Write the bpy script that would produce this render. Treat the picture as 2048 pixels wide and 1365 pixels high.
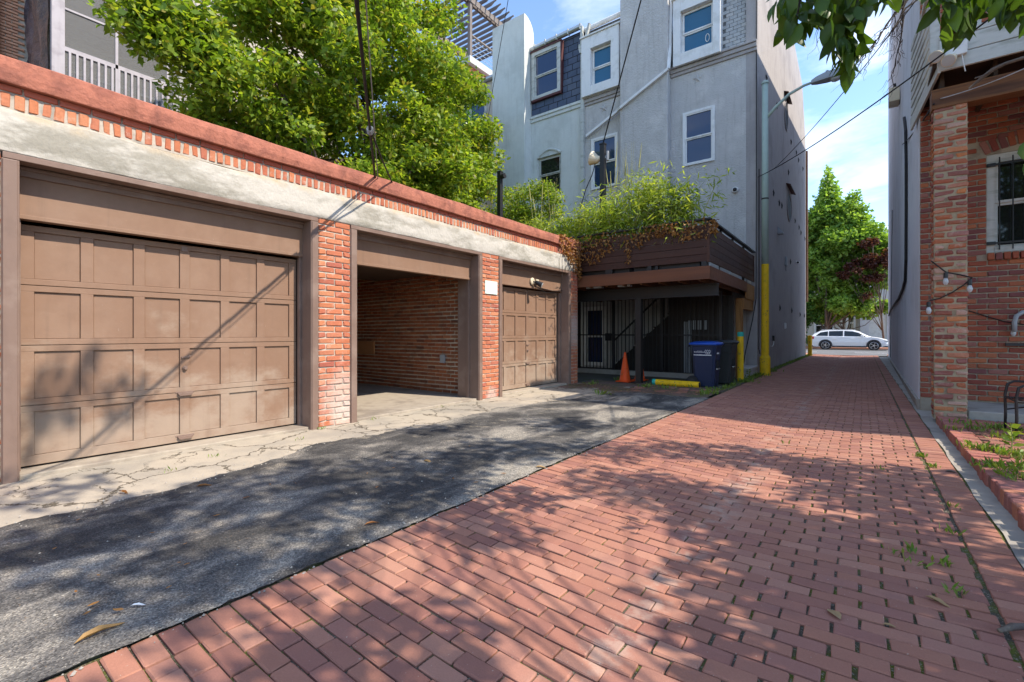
import bpy, math, random
import numpy as np
from mathutils import Vector, Matrix, Euler

# ------------------------------------------------------------------ camera, sky, sun, exposure
TH = math.radians(37.1); FPX = 927.0; CX = 1024.0; HY = 667.0; CAMH = 1.2
SUN = Vector((1.0, 0.21, 1.15)).normalized()
scene = bpy.context.scene
for o in list(bpy.data.objects):
    bpy.data.objects.remove(o, do_unlink=True)
C = scene.collection
cd = bpy.data.cameras.new('camera'); cam = bpy.data.objects.new('camera', cd); C.objects.link(cam)
cd.sensor_width = 36; cd.lens = FPX / 2048 * 36; cd.shift_y = -(682.5 - HY) / 2048
cd.clip_start = 0.05; cd.clip_end = 3000
cam.location = (0, 0, CAMH); cam.rotation_euler = (math.pi / 2, 0, TH)
scene.camera = cam
world = bpy.data.worlds.new('World'); scene.world = world; world.use_nodes = True
wt = world.node_tree; wt.nodes.clear()
def wn(t, **kw):
    n = wt.nodes.new(t)
    for k, v in kw.items():
        setattr(n, k, v)
    return n
wo = wn('ShaderNodeOutputWorld'); wb = wn('ShaderNodeBackground')
sky = wn('ShaderNodeTexSky', sky_type='NISHITA', sun_disc=False)
sky.sun_elevation = math.asin(SUN.z); sky.sun_rotation = math.atan2(SUN.x, SUN.y)
sky.altitude = 50; sky.air_density = 1.0; sky.dust_density = 0.15; sky.ozone_density = 3.0
tc = wn('ShaderNodeTexCoord'); sep = wn('ShaderNodeSeparateXYZ'); wt.links.new(tc.outputs['Generated'], sep.inputs[0])
za = wn('ShaderNodeMath', operation='ADD'); za.inputs[1].default_value = 0.22; wt.links.new(sep.outputs[2], za.inputs[0])
dv = wn('ShaderNodeVectorMath', operation='DIVIDE'); cmb = wn('ShaderNodeCombineXYZ')
for i in range(3): wt.links.new(za.outputs[0], cmb.inputs[i])
wt.links.new(tc.outputs['Generated'], dv.inputs[0]); wt.links.new(cmb.outputs[0], dv.inputs[1])
mp = wn('ShaderNodeMapping'); mp.inputs['Scale'].default_value = (1.0, 1.9, 1.0); mp.inputs['Location'].default_value = (3.1, 0.35, 0)
mp.inputs['Rotation'].default_value = (0, 0, 0.5)
wt.links.new(dv.outputs[0], mp.inputs[0])
nz = wn('ShaderNodeTexNoise'); nz.inputs['Scale'].default_value = 1.1; nz.inputs['Detail'].default_value = 9; nz.inputs['Roughness'].default_value = 0.58
nz.inputs['Distortion'].default_value = 0.4
wt.links.new(mp.outputs[0], nz.inputs[0])
rp = wn('ShaderNodeValToRGB'); rp.color_ramp.elements[0].position = 0.50; rp.color_ramp.elements[1].position = 0.80
rp.color_ramp.elements[1].color = (0.92, 0.92, 0.92, 1)
wt.links.new(nz.outputs[0], rp.inputs[0])
mx = wn('ShaderNodeMix', data_type='RGBA'); mx.inputs[7].default_value = (5.2, 5.35, 5.6, 1)
wt.links.new(rp.outputs[0], mx.inputs[0]); wt.links.new(sky.outputs[0], mx.inputs[6])
wt.links.new(mx.outputs[2], wb.inputs[0]); wb.inputs[1].default_value = 0.15
wt.links.new(wb.outputs[0], wo.inputs[0])
sd = bpy.data.lights.new('sun', 'SUN'); sd.energy = 3.15; sd.angle = math.radians(0.53); sd.color = (1.0, 0.90, 0.76)
so = bpy.data.objects.new('sun', sd); C.objects.link(so); so.rotation_euler = SUN.to_track_quat('Z', 'Y').to_euler(); so.location = SUN * 60
scene.view_settings.view_transform = 'Standard'; scene.view_settings.look = 'None'
scene.view_settings.exposure = 1.3; scene.view_settings.gamma = 1.0; scene.view_settings.use_curve_mapping = False
scene.render.engine = 'CYCLES'

# ------------------------------------------------------------------ pixel <-> place
sT, cT = math.sin(TH), math.cos(TH)
def rdir(x):
    dx = (x - CX) / FPX
    return (-sT + dx * cT, cT + dx * sT)
def ray(x, y, d):
    a = rdir(x); return Vector((a[0] * d, a[1] * d, CAMH + (HY - y) / FPX * d))
def gnd(x, y, z=0.0):
    return ray(x, y, (CAMH - z) * FPX / (y - HY))
def onX(x, y, X):
    return ray(x, y, X / rdir(x)[0])
def onY(x, y, Y):
    return ray(x, y, Y / rdir(x)[1])
def px(p):
    d = -sT * p[0] + cT * p[1]
    if d < 0.05: return None
    r = cT * p[0] + sT * p[1]
    return (CX + r / d * FPX, HY - (p[2] - CAMH) / d * FPX, d)
def inframe(p, m=0):
    q = px(p); return q is not None and -m < q[0] < 2048 + m and -m < q[1] < 1365 + m

# ------------------------------------------------------------------ mesh helpers
class MB:
    def __init__(s): s.v = []; s.f = []
    def add(s, vs, fs):
        b = len(s.v); s.v.extend(tuple(p) for p in vs); s.f.extend(tuple(i + b for i in f) for f in fs); return s
    def box(s, x0, x1, y0, y1, z0, z1):
        if x0 > x1: x0, x1 = x1, x0
        if y0 > y1: y0, y1 = y1, y0
        if z0 > z1: z0, z1 = z1, z0
        return s.add([(x0,y0,z0),(x1,y0,z0),(x1,y1,z0),(x0,y1,z0),(x0,y0,z1),(x1,y0,z1),(x1,y1,z1),(x0,y1,z1)],
                     [(0,3,2,1),(4,5,6,7),(0,1,5,4),(1,2,6,5),(2,3,7,6),(3,0,4,7)])
    def bar(s, a, b, w, h, up=(0,0,1)):
        a = Vector(a); b = Vector(b); t = (b - a).normalized(); u = Vector(up)
        r = t.cross(u)
        if r.length < 1e-4: r = t.cross(Vector((1,0,0)))
        r.normalize(); u = r.cross(t)
        vs = []
        for p in (a, b):
            for sx, sy in ((-1,-1),(1,-1),(1,1),(-1,1)): vs.append(p + r*sx*w/2 + u*sy*h/2)
        return s.add(vs, [(0,1,2,3),(7,6,5,4),(0,4,5,1),(1,5,6,2),(2,6,7,3),(3,7,4,0)])
    def tube(s, pts, rad, n=8, cap=True):
        pts = [Vector(p) for p in pts]
        if not hasattr(rad, '__len__'): rad = [rad] * len(pts)
        b = len(s.v); prev = None
        for i, p in enumerate(pts):
            t = (pts[min(i+1, len(pts)-1)] - pts[max(i-1, 0)])
            t = t.normalized() if t.length > 1e-9 else Vector((0,0,1))
            r = prev - t * prev.dot(t) if prev is not None else t.cross(Vector((0.3,0.2,1)))
            if r.length < 1e-5: r = t.cross(Vector((1,0,0)))
            r.normalize(); prev = r; u = t.cross(r)
            for k in range(n):
                a = 2*math.pi*k/n; s.v.append(tuple(p + (r*math.cos(a) + u*math.sin(a)) * rad[i]))
        for i in range(len(pts)-1):
            for k in range(n):
                k2 = (k+1) % n
                s.f.append((b+i*n+k, b+i*n+k2, b+(i+1)*n+k2, b+(i+1)*n+k))
        if cap:
            s.f.append(tuple(b+k for k in reversed(range(n)))); e = b+(len(pts)-1)*n; s.f.append(tuple(e+k for k in range(n)))
        return s
    def lathe(s, c, prof, n=20, axis='Z'):
        c = Vector(c); b = len(s.v)
        for (r, z) in prof:
            for k in range(n):
                a = 2*math.pi*k/n; x, y = r*math.cos(a), r*math.sin(a)
                q = {'Z': (x, y, z), 'X': (z, x, y), 'Y': (y, z, x)}[axis]
                s.v.append(tuple(c + Vector(q)))
        for i in range(len(prof)-1):
            for k in range(n):
                k2 = (k+1) % n; s.f.append((b+i*n+k, b+i*n+k2, b+(i+1)*n+k2, b+(i+1)*n+k))
        s.f.append(tuple(b+k for k in reversed(range(n)))); e = b+(len(prof)-1)*n; s.f.append(tuple(e+k for k in range(n)))
        return s
    def prism(s, poly, axis, a0, a1):
        def P(u, v, w): return {'X': (w,u,v), 'Y': (u,w,v), 'Z': (u,v,w)}[axis]
        n = len(poly); vs = [P(u,v,a0) for u,v in poly] + [P(u,v,a1) for u,v in poly]
        fs = [tuple(range(n))[::-1], tuple(range(n, 2*n))] + [(i, (i+1)%n, n+(i+1)%n, n+i) for i in range(n)]
        return s.add(vs, fs)
    def mesh(s, name, smooth=False):
        me = bpy.data.meshes.new(name); me.from_pydata(s.v, [], s.f); me.update()
        import bmesh
        if len(s.f) < 30000:
            bm = bmesh.new(); bm.from_mesh(me); bmesh.ops.recalc_face_normals(bm, faces=bm.faces); bm.to_mesh(me); bm.free()
        if smooth:
            me.polygons.foreach_set('use_smooth', [True]*len(me.polygons))
        return me
    def build(s, name, mat, parent=None, smooth=False, kind=None, label=None, bevel=0):
        o = link(name, s.mesh(name, smooth), mat, parent)
        if kind: o['kind'] = kind
        if label: o['label'] = label
        if bevel:
            m = o.modifiers.new('bevel', 'BEVEL'); m.width = bevel; m.segments = 2; m.limit_method = 'ANGLE'
        if smooth == 2:
            m = o.modifiers.new('smooth', 'SUBSURF'); m.levels = m.render_levels = 2
        return o
def link(name, me, mat, parent=None):
    o = bpy.data.objects.new(name, me); C.objects.link(o)
    if mat is not None and len(me.materials) == 0: me.materials.append(mat)
    if parent is not None:
        o.parent = parent; root = parent
        w = Vector(parent.location) if parent.parent is None else Vector((0,0,0))
        if parent.parent is None: o.matrix_parent_inverse = Matrix.Translation(-w)
        else: o.matrix_parent_inverse = Matrix.Translation(-Vector(parent.location) )
    return o
def thing(name, label, cat, loc=(0,0,0), group=None):
    o = bpy.data.objects.new(name, None); C.objects.link(o); o.location = loc; o.empty_display_size = 0.1
    return tag(o, label, cat, group)
def tag(o, label, cat, group=None):
    o['label'] = label; o['category'] = cat
    if group: o['group'] = group
    return o
def copy_tree(o, delta, parent=None):
    c = o.copy(); C.objects.link(c)
    if parent is None: c.location = Vector(o.location) + Vector(delta)
    else: c.parent = parent
    for ch in list(o.children): copy_tree(ch, delta, c)
    return c
def chamfer(L, W, H, c, rng, j):
    hx, hy, hz = L/2, W/2, H/2; vs = []; idx = {}
    for sx in (-1,1):
        for sy in (-1,1):
            for sz in (-1,1):
                cx = c*rng.uniform(.6,1.6)
                for a in range(3):
                    p = [sx*(hx-cx), sy*(hy-cx), sz*(hz-cx)]
                    p[a] = (sx*hx, sy*hy, sz*hz)[a]
                    idx[(sx,sy,sz,a)] = len(vs); vs.append([q + rng.uniform(-j,j) for q in p])
    fs = []
    for a in range(3):
        b, d = (a+1)%3, (a+2)%3
        for s in (-1,1):
            q = []
            for t1, t2 in ((-1,-1),(1,-1),(1,1),(-1,1)):
                k = [0,0,0]; k[a]=s; k[b]=t1; k[d]=t2; q.append(idx[(k[0],k[1],k[2],a)])
            fs.append(q if s > 0 else q[::-1])
    for a in range(3):
        b, d = (a+1)%3, (a+2)%3
        for s1 in (-1,1):
            for s2 in (-1,1):
                def I(t, ax):
                    k=[0,0,0]; k[a]=t; k[b]=s1; k[d]=s2; return idx[(k[0],k[1],k[2],ax)]
                q = [I(-1,b), I(1,b), I(1,d), I(-1,d)]
                fs.append(q if s1*s2 < 0 else q[::-1])
    for sx in (-1,1):
        for sy in (-1,1):
            for sz in (-1,1):
                q = [idx[(sx,sy,sz,a)] for a in range(3)]
                fs.append(q if sx*sy*sz > 0 else q[::-1])
    return vs, fs
_cache = {}
def pieces(parent, name, specs, mat, limit=300, cham=0.005, jit=0.0015, stuffname=None):
    """specs: (centre, (L,W,H), zrot, yrot). The largest in view become objects, the others one joined part."""
    sc = []
    for i, sp in enumerate(specs):
        q = px(sp[0]); L, W, H = sp[1]
        if q and -40 < q[0] < 2088 and -40 < q[1] < 1405:
            dims = sorted((L, W, H)); sc.append((-dims[1]*dims[2]*abs(1.0)/(q[2]**2), i))
    sc.sort(); big = set(i for _, i in sc[:limit]); mb = MB()
    for i, (c, dm, rz, ry) in enumerate(specs):
        key = (tuple(round(q, 3) for q in dm), cham, i % 5)
        if key not in _cache:
            rng = random.Random(hash(key) & 0xffff); _cache[key] = chamfer(*dm, cham, rng, jit) + ({},)
        vs, fs, mm = _cache[key]
        if i in big:
            if mat.name not in mm:
                me = bpy.data.meshes.new(name); me.from_pydata(vs, [], fs); me.update(); mm[mat.name] = me
            o = link(name, mm[mat.name], mat, parent); o.location = c; o.rotation_euler = (0, ry, rz)
        else:
            q = px(c); R = Euler((0, ry, rz)).to_matrix(); cc = Vector(c)
            if q and q[2] < 9 and inframe(c, 60): mb.add([R @ Vector(p) + cc for p in vs], fs)
            else:
                L, W, H = (d/2 for d in dm)
                bx = [(-L,-W,-H),(L,-W,-H),(L,W,-H),(-L,W,-H),(-L,-W,H),(L,-W,H),(L,W,H),(-L,W,H)]
                mb.add([R @ Vector(p) + cc for p in bx], [(4,5,6,7),(0,1,5,4),(1,2,6,5),(2,3,7,6),(3,0,4,7),(0,3,2,1)])
    if mb.f:
        me = bpy.data.meshes.new(stuffname or name); me.from_pydata(mb.v, [], mb.f); me.update()
        o = link(stuffname or name, me, mat, parent); o['kind'] = 'stuff'
def quads(name, arr, mat, parent=None):
    n = len(arr); me = bpy.data.meshes.new(name)
    me.vertices.add(n*4); me.vertices.foreach_set('co', np.ascontiguousarray(arr, dtype=np.float32).ravel())
    me.loops.add(n*4); me.loops.foreach_set('vertex_index', np.arange(n*4, dtype=np.int32))
    me.polygons.add(n); me.polygons.foreach_set('loop_start', np.arange(0, n*4, 4, dtype=np.int32))
    me.polygons.foreach_set('loop_total', np.full(n, 4, dtype=np.int32)); me.update(calc_edges=True); me.validate()
    return link(name, me, mat, parent)
def norm(a): return a / np.maximum(np.linalg.norm(a, axis=1, keepdims=True), 1e-9)
def leafquads(rg, P, size, aspect=0.5, droop=0.0, flat=0.4, fold=0.25, outward=None):
    n = len(P); d = rg.normal(size=(n,3)); d[:,2] = d[:,2]*(1-flat) - droop
    if outward is not None: d += outward
    d = norm(d); u = rg.normal(size=(n,3)); u[:,2] += 1.2 * (0 if droop > 1 else 1)
    s = norm(np.cross(d, u)); nn = np.cross(s, d)
    L = (size * rg.uniform(.65, 1.25, n))[:,None]; w = L*aspect*.5
    mid = P + d*L*.45
    return np.stack([P, mid + s*w + nn*w*fold, P + d*L, mid - s*w + nn*w*fold], axis=1)
def clump_points(rg, clumps, per):
    out = []
    for (c, r, m) in clumps:
        n = max(4, int(per*m)); v = norm(rg.normal(size=(n,3))); rr = rg.random(n)**.45
        out.append(np.array(c) + v*rr[:,None]*np.array(r))
    return np.concatenate(out)

# ------------------------------------------------------------------ materials
class NT:
    def __init__(s, name):
        s.m = bpy.data.materials.new(name); s.m.use_nodes = True; s.t = s.m.node_tree; s.t.nodes.clear()
        s.out = s.t.nodes.new('ShaderNodeOutputMaterial'); s.pos = s('ShaderNodeNewGeometry').outputs['Position']
    def __call__(s, t, props=None, **inp):
        n = s.t.nodes.new(t)
        for k, v in (props or {}).items(): setattr(n, k, v)
        for k, v in inp.items():
            k = int(k[1:]) if k[0] == 'i' and k[1:].isdigit() else k.replace('_', ' ')
            s.set(n.inputs[k], v)
        return n
    def set(s, sock, v):
        if isinstance(v, bpy.types.NodeSocket): s.t.links.new(v, sock)
        elif isinstance(v, bpy.types.Node): s.t.links.new(v.outputs[0], sock)
        elif hasattr(v, '__len__') and len(v) == 3 and sock.type == 'RGBA': sock.default_value = (*v, 1)
        else: sock.default_value = v
    def noise(s, scale, detail=5, rough=.55, vec=None, dist=0): return s('ShaderNodeTexNoise', Vector=vec or s.pos, Scale=scale, Detail=detail, Roughness=rough, Distortion=dist).outputs[0]
    def math(s, op, a, b=0.5, clamp=False): return s('ShaderNodeMath', {'operation': op, 'use_clamp': clamp}, i0=a, i1=b).outputs[0]
    def step(s, v, lo, hi): return s('ShaderNodeMapRange', {'interpolation_type': 'SMOOTHSTEP'}, Value=v, From_Min=lo, From_Max=hi).outputs[0]
    def mix(s, f, a, b, mode='MIX'):
        n = s('ShaderNodeMix', {'data_type': 'RGBA', 'blend_type': mode}); s.set(n.inputs[0], f); s.set(n.inputs[6], a); s.set(n.inputs[7], b); return n.outputs[2]
    def ramp(s, f, cols, const=False):
        n = s.t.nodes.new('ShaderNodeValToRGB'); cr = n.color_ramp; cr.interpolation = 'CONSTANT' if const else 'LINEAR'
        while len(cr.elements) < len(cols): cr.elements.new(0.5)
        for i, c in enumerate(cols):
            cr.elements[i].position = i/len(cols) if const else i/max(1, len(cols)-1); cr.elements[i].color = (*c, 1)
        s.t.links.new(f, n.inputs[0]); return n.outputs[0]
    def rnd(s):
        a = s('ShaderNodeObjectInfo').outputs['Random']; b = s('ShaderNodeNewGeometry').outputs['Random Per Island']
        return s.math('FRACT', s.math('ADD', a, b))
    def scaled(s, sc): return s('ShaderNodeVectorMath', {'operation': 'MULTIPLY'}, i0=s.pos, i1=sc).outputs[0]
    def bump(s, h, strength=.4, dist=.01, prev=None):
        n = s('ShaderNodeBump', Height=h, Strength=strength, Distance=dist)
        if prev is not None: s.t.links.new(prev, n.inputs['Normal'])
        return n.outputs[0]
    def finish(s, col, rough=.7, metal=0, ior=1.45, normal=None, spec=.4, **kw):
        p = s('ShaderNodeBsdfPrincipled'); s.set(p.inputs['Base Color'], col); s.set(p.inputs['Roughness'], rough); s.set(p.inputs['Metallic'], metal)
        p.inputs['IOR'].default_value = ior; p.inputs['Specular IOR Level'].default_value = spec
        if normal is not None: s.t.links.new(normal, p.inputs['Normal'])
        for k, v in kw.items(): s.set(p.inputs[k.replace('_', ' ')], v)
        s.t.links.new(p.outputs[0], s.out.inputs[0]); return s.m
def pbr(name, col, rough=.7, piece=None, col2=None, c2s=1.5, lo=.5, hi=.65, var=.12, vs=7, bump=.3, bs=50, bd=.006, metal=0, spec=.35, streak=0, amt=1.0, stretch=None):
    t = NT(name); c = col
    if piece: c = t.ramp(t.rnd(), piece, const=False)
    if col2 is not None:
        c = t.mix(t.math('MULTIPLY', t.step(t.noise(c2s, 6, .6, t.scaled(stretch) if stretch else None), lo, hi), amt), c, col2)
    f = t.noise(vs, 6, .65, t.scaled(stretch) if stretch else None)
    c = t.mix(1.0, c, t.ramp(f, [(1-var*2.2,)*3, (1,)*3, (1+var*1.4,)*3]), 'MULTIPLY')
    if streak:
        f2 = t.noise(3.0, 4, .6, t.scaled((3, 3, .25)))
        c = t.mix(t.math('MULTIPLY', t.step(f2, .5, .75), streak), c, t.mix(1.0, c, (.55,.52,.5), 'MULTIPLY'))
    nb = t.bump(t.noise(bs, 4, .6, t.scaled(stretch) if stretch else None), bump, bd) if bump else None
    return t.finish(c, t.math('ADD', rough, t.math('MULTIPLY', t.math('SUBTRACT', t.noise(vs*2, 3), .5), .25)), metal, normal=nb, spec=spec)
def leafmat(name, cols, trans=.35, rough=.5, tboost=1.5):
    t = NT(name); c = t.ramp(t.rnd(), cols)
    c = t.mix(1.0, c, t.ramp(t.noise(.9, 3), [(.5,.52,.5),(1.4,1.36,1.25)]), 'MULTIPLY')
    p = t('ShaderNodeBsdfPrincipled', Base_Color=c, Roughness=rough); p.inputs['Specular IOR Level'].default_value = .35
    tr = t('ShaderNodeBsdfTranslucent', Color=t.mix(1.0, c, (tboost*1.1, tboost*1.05, tboost*.5), 'MULTIPLY'))
    m = t('ShaderNodeMixShader', i0=trans, i1=p.outputs[0], i2=tr.outputs[0]); t.t.links.new(m.outputs[0], t.out.inputs[0]); return t.m
def glassmat(name, col=(.03,.06,.09), ior=2.1, rough=.04):
    t = NT(name); nb = t.bump(t.noise(1.3, 2), .06, .02)
    return t.finish(col, rough, 0, ior, nb, .5)
mt = {}
# brick families
GB = [(.40,.135,.07),(.46,.17,.085),(.37,.11,.065),(.50,.21,.11),(.33,.10,.07),(.44,.15,.075)]
def brickmat(name, cols, smear=(.55,.5,.45), amt=.5, lo=.56, hi=.7, dark=0, dirt=(.1,.07,.06), salt=()):
    t = NT(name); c = t.ramp(t.rnd(), cols)
    c = t.mix(t.math('MULTIPLY', t.step(t.noise(9, 5, .7), lo, hi), amt), c, smear)
    if dark: c = t.mix(t.math('MULTIPLY', t.step(t.noise(2.2, 5, .6), .5, .62), dark), c, dirt)
    for (q, r) in salt:
        dd = t('ShaderNodeVectorMath', {'operation': 'DISTANCE'}, i0=t.pos, i1=q).outputs['Value']
        c = t.mix(t.math('MULTIPLY', t.step(t.math('ADD', dd, t.math('MULTIPLY', t.noise(7, 5, .6), r*1.1)), r*1.9, r*1.0), .55), c, (.52,.45,.40))
    c = t.mix(1.0, c, t.ramp(t.noise(45, 5, .7), [(.62,.62,.62),(1,1,1),(1.3,1.28,1.25)]), 'MULTIPLY')
    nb = t.bump(t.noise(90, 5, .7), .55, .006, t.bump(t.noise(22, 4), .4, .01))
    return t.finish(c, .88, normal=nb, spec=.2)
mt['gbrick'] = brickmat('garage_brick', GB, (.56,.49,.43), .45, .55, .75, salt=[((-5.46,3.56,.38),.34),((-5.46,3.6,.1),.25),((-5.46,9.7,1.25),.42),((-5.46,6.6,.06),.16)])
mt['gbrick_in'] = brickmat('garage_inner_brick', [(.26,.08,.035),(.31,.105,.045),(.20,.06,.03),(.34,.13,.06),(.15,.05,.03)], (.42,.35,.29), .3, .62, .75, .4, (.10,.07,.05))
mt['pbrick'] = brickmat('porch_brick', [(.30,.085,.05),(.42,.15,.07),(.22,.075,.06),(.50,.20,.08),(.34,.16,.13),(.19,.06,.05),(.46,.29,.22),(.36,.10,.05)], (.50,.42,.33), .55, .55, .72)
mt['wbrick'] = brickmat('rear_wall_brick', [(.26,.07,.045),(.33,.10,.05),(.20,.055,.045),(.38,.13,.06),(.16,.06,.06),(.30,.13,.10)], (.40,.34,.28), .35, .6, .75)
mt['fbrick'] = brickmat('far_brick', [(.52,.26,.16),(.58,.31,.20),(.46,.22,.14)], (.6,.5,.42), .3)
def pavermat(name):
    t = NT(name); c = t.ramp(t.rnd(), [(.31,.138,.096),(.36,.165,.112),(.265,.118,.09),(.335,.15,.104),(.40,.20,.14),(.285,.128,.10),(.345,.155,.102)])
    c = t.mix(t.math('MULTIPLY', t.step(t.noise(1.1, 5, .6), .5, .75), .35), c, (.42,.24,.16))
    # whitish wear along the gutter line in the middle of the alley
    sx = t('ShaderNodeSeparateXYZ', i0=t.pos).outputs[0]
    g = t.math('SUBTRACT', 1.0, t.step(t.math('ABSOLUTE', t.math('ADD', sx, t.math('ADD', .98, t.math('MULTIPLY', t.noise(1.2, 3), -.36)))), .02, .17))
    w = t.math('MULTIPLY', g, t.step(t.noise(6.5, 5, .7), .46, .62))
    c = t.mix(t.math('MULTIPLY', w, .42), c, (.46,.37,.30))
    c = t.mix(t.math('MULTIPLY', t.step(t.noise(30, 4, .7), .66, .74), .35), c, (.17,.085,.07))
    c = t.mix(t.math('MULTIPLY', t.step(t.noise(3.3, 4, .5, t.scaled((1,1.7,1))), .62, .72), .35), c, (.22,.115,.10))
    c = t.mix(t.math('MULTIPLY', t.step(t.noise(.9, 5, .62, t.scaled((1.6,.7,1))), .54, .72), .2), c, (.20,.105,.09)); c = t.mix(t.math('MULTIPLY', t.step(t.noise(75, 2, .5), .72, .76), .6), c, (.52,.44,.36))
    c = t.mix(1.0, c, t.ramp(t.noise(160, 4, .7), [(.72,.72,.72),(1.22,1.2,1.18)]), 'MULTIPLY')
    return t.finish(c, .8, normal=t.bump(t.noise(190, 4, .7), .35, .003, t.bump(t.noise(14, 4), .25, .008)), spec=.3)
mt['paver'] = pavermat('alley_paver')
t = NT('joint_bed'); c = t.mix(t.step(t.noise(3.5, 6, .65), .42, .60), (.10,.085,.065), (.115,.125,.022))
c = t.mix(t.math('MULTIPLY', t.step(t.noise(120, 3), .55, .65), .8), c, (.34,.30,.25)); c = t.mix(1.0, c, t.ramp(t.noise(70, 4), [(.4,.4,.4),(1.4,1.4,1.4)]), 'MULTIPLY')
mt['bed'] = t.finish(c, .95, normal=t.bump(t.noise(110, 4), .8, .01), spec=.1)
# asphalt strip: dark worn aggregate with dusty grey patches
t = NT('worn_asphalt'); n1 = t.noise(1.25, 7, .62, t.scaled((1.5,.8,1)), .4); base = t.ramp(t.step(n1, .40, .66), [(.045,.044,.043),(.125,.117,.107),(.27,.245,.205)])
base = t.mix(t.math('MULTIPLY', t.step(t.noise(3.2, 5, .65), .55, .7), .7), base, (.25,.22,.175))
v = t('ShaderNodeTexVoronoi', Vector=t.pos, Scale=150.0); vc = t('ShaderNodeSeparateColor', i0=v.outputs['Color']).outputs[0]
c = t.mix(1.0, base, t.ramp(vc, [(.5,.5,.5),(.9,.9,.9),(1.08,1.08,1.08),(1.9,1.85,1.78)]), 'MULTIPLY')
c = t.mix(t.math('MULTIPLY', t.step(t.noise(55, 3), .66, .7), .5), c, (.22,.15,.09))
mt['asphalt'] = t.finish(c, .9, normal=t.bump(v.outputs['Distance'], .6, .007, t.bump(t.noise(25, 5), .5, .02)), spec=.3)
# cracked concrete apron
t = NT('cracked_concrete'); wv = t('ShaderNodeVectorMath', {'operation': 'ADD'}, i0=t.pos, i1=t('ShaderNodeVectorMath', {'operation': 'SCALE'}, i0=t('ShaderNodeTexNoise', Vector=t.pos, Scale=2.2, Detail=6.0, Roughness=.65).outputs['Color'], Scale=.55).outputs[0]).outputs[0]
e1 = t('ShaderNodeTexVoronoi', {'feature': 'DISTANCE_TO_EDGE'}, Vector=wv, Scale=1.15).outputs['Distance']
e2 = t('ShaderNodeTexVoronoi', {'feature': 'DISTANCE_TO_EDGE'}, Vector=wv, Scale=3.1).outputs['Distance']
k1 = t.math('SUBTRACT', 1.0, t.step(e1, .004, .016)); k2 = t.math('MULTIPLY', t.math('SUBTRACT', 1.0, t.step(e2, .008, .028)), t.step(t.noise(.9, 3), .5, .6))
ck = t.math('MAXIMUM', k1, k2); c = t.mix(t.step(t.noise(1.3, 6, .6), .42, .62), (.40,.345,.27), (.31,.275,.225))
c = t.mix(t.math('MULTIPLY', t.step(t.noise(4.5, 5, .6), .55, .75), .5), c, (.23,.205,.17)); c = t.mix(1.0, c, t.ramp(t.noise(80, 5, .7), [(.7,.7,.7),(1.25,1.25,1.25)]), 'MULTIPLY')
c = t.mix(t.math('MULTIPLY', ck, .85), c, (.07,.055,.035))
mt['apron'] = t.finish(c, .9, normal=t.bump(t.math('SUBTRACT', 1.0, ck), .8, .012, t.bump(t.noise(60, 5), .35, .006)), spec=.25)
mt['concrete'] = pbr('plain_concrete', (.33,.30,.26), .9, col2=(.22,.2,.18), var=.15, bump=.4, bs=60)
mt['floor'] = pbr('garage_floor_concrete', (.34,.29,.23), .88, col2=(.24,.2,.16), var=.15, bump=.3)
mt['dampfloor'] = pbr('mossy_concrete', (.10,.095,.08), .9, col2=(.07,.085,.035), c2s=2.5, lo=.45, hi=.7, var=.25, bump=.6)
mt['mortar'] = pbr('mortar', (.44,.385,.32), .95, col2=(.3,.27,.23), c2s=6, var=.2, bump=.7, bs=120)
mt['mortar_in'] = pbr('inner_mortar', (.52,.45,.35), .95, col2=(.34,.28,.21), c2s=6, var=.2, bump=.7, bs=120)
mt['mortar_tan'] = pbr('tan_mortar', (.36,.30,.20), .95, col2=(.24,.19,.13), c2s=6, var=.2, bump=.7, bs=120)
mt['wall_mortar'] = pbr('wall_mortar', (.34,.29,.22), .95, col2=(.24,.2,.15), c2s=6, var=.2, bump=.7, bs=120)
# lintel: trowelled cement with grey damp clouds and sandy upper edge
t = NT('trowelled_lintel'); sz = t('ShaderNodeSeparateXYZ', i0=t.pos).outputs[2]
c = t.mix(t.step(t.noise(1.7, 6, .6, t.scaled((1,.8,2.2))), .44, .6), (.47,.44,.39), (.30,.28,.235)); c = t.mix(t.math('MULTIPLY', t.step(t.noise(6, 6, .65, t.scaled((1,.6,1.6))), .5, .68), .45), c, (.56,.53,.475))
c = t.mix(t.step(t.math('ADD', sz, t.math('MULTIPLY', t.noise(2.5, 4), .22)), 3.02, 3.12), c, t.mix(t.step(t.noise(3.3, 5, .6), .4, .6), (.44,.35,.24), (.42,.39,.34))); c = t.mix(1.0, c, t.ramp(t.noise(40, 5, .7), [(.8,.8,.8),(1.15,1.15,1.15)]), 'MULTIPLY')
mt['lintel'] = t.finish(c, .92, normal=t.bump(t.noise(11, 6, .6), .55, .025, t.bump(t.noise(90, 4), .3, .004)), spec=.2)
mt['coping'] = pbr('red_painted_coping', (.36,.135,.09), .88, col2=(.27,.10,.07), c2s=5, lo=.48, hi=.6, var=.24, vs=11, bump=.8, bs=30, bd=.012, streak=.45)
mt['copbrick'] = pbr('red_painted_brick', (.42,.11,.065), .85, piece=[(.40,.10,.06),(.46,.13,.08),(.36,.09,.06)], var=.15, bump=.5)
t = NT('brown_paint'); sz = t('ShaderNodeSeparateXYZ', i0=t.pos).outputs[2]
c = t.mix(t.step(t.noise(1.6, 6, .6), .4, .7), (.212,.124,.08), (.238,.148,.10)); c = t.mix(t.math('MULTIPLY', t.step(t.math('ADD', t.noise(2.6, 6, .65, t.scaled((1,.6,1))), t.math('MULTIPLY', sz, -.22)), .26, .52), .55), c, (.36,.29,.225))
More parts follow.
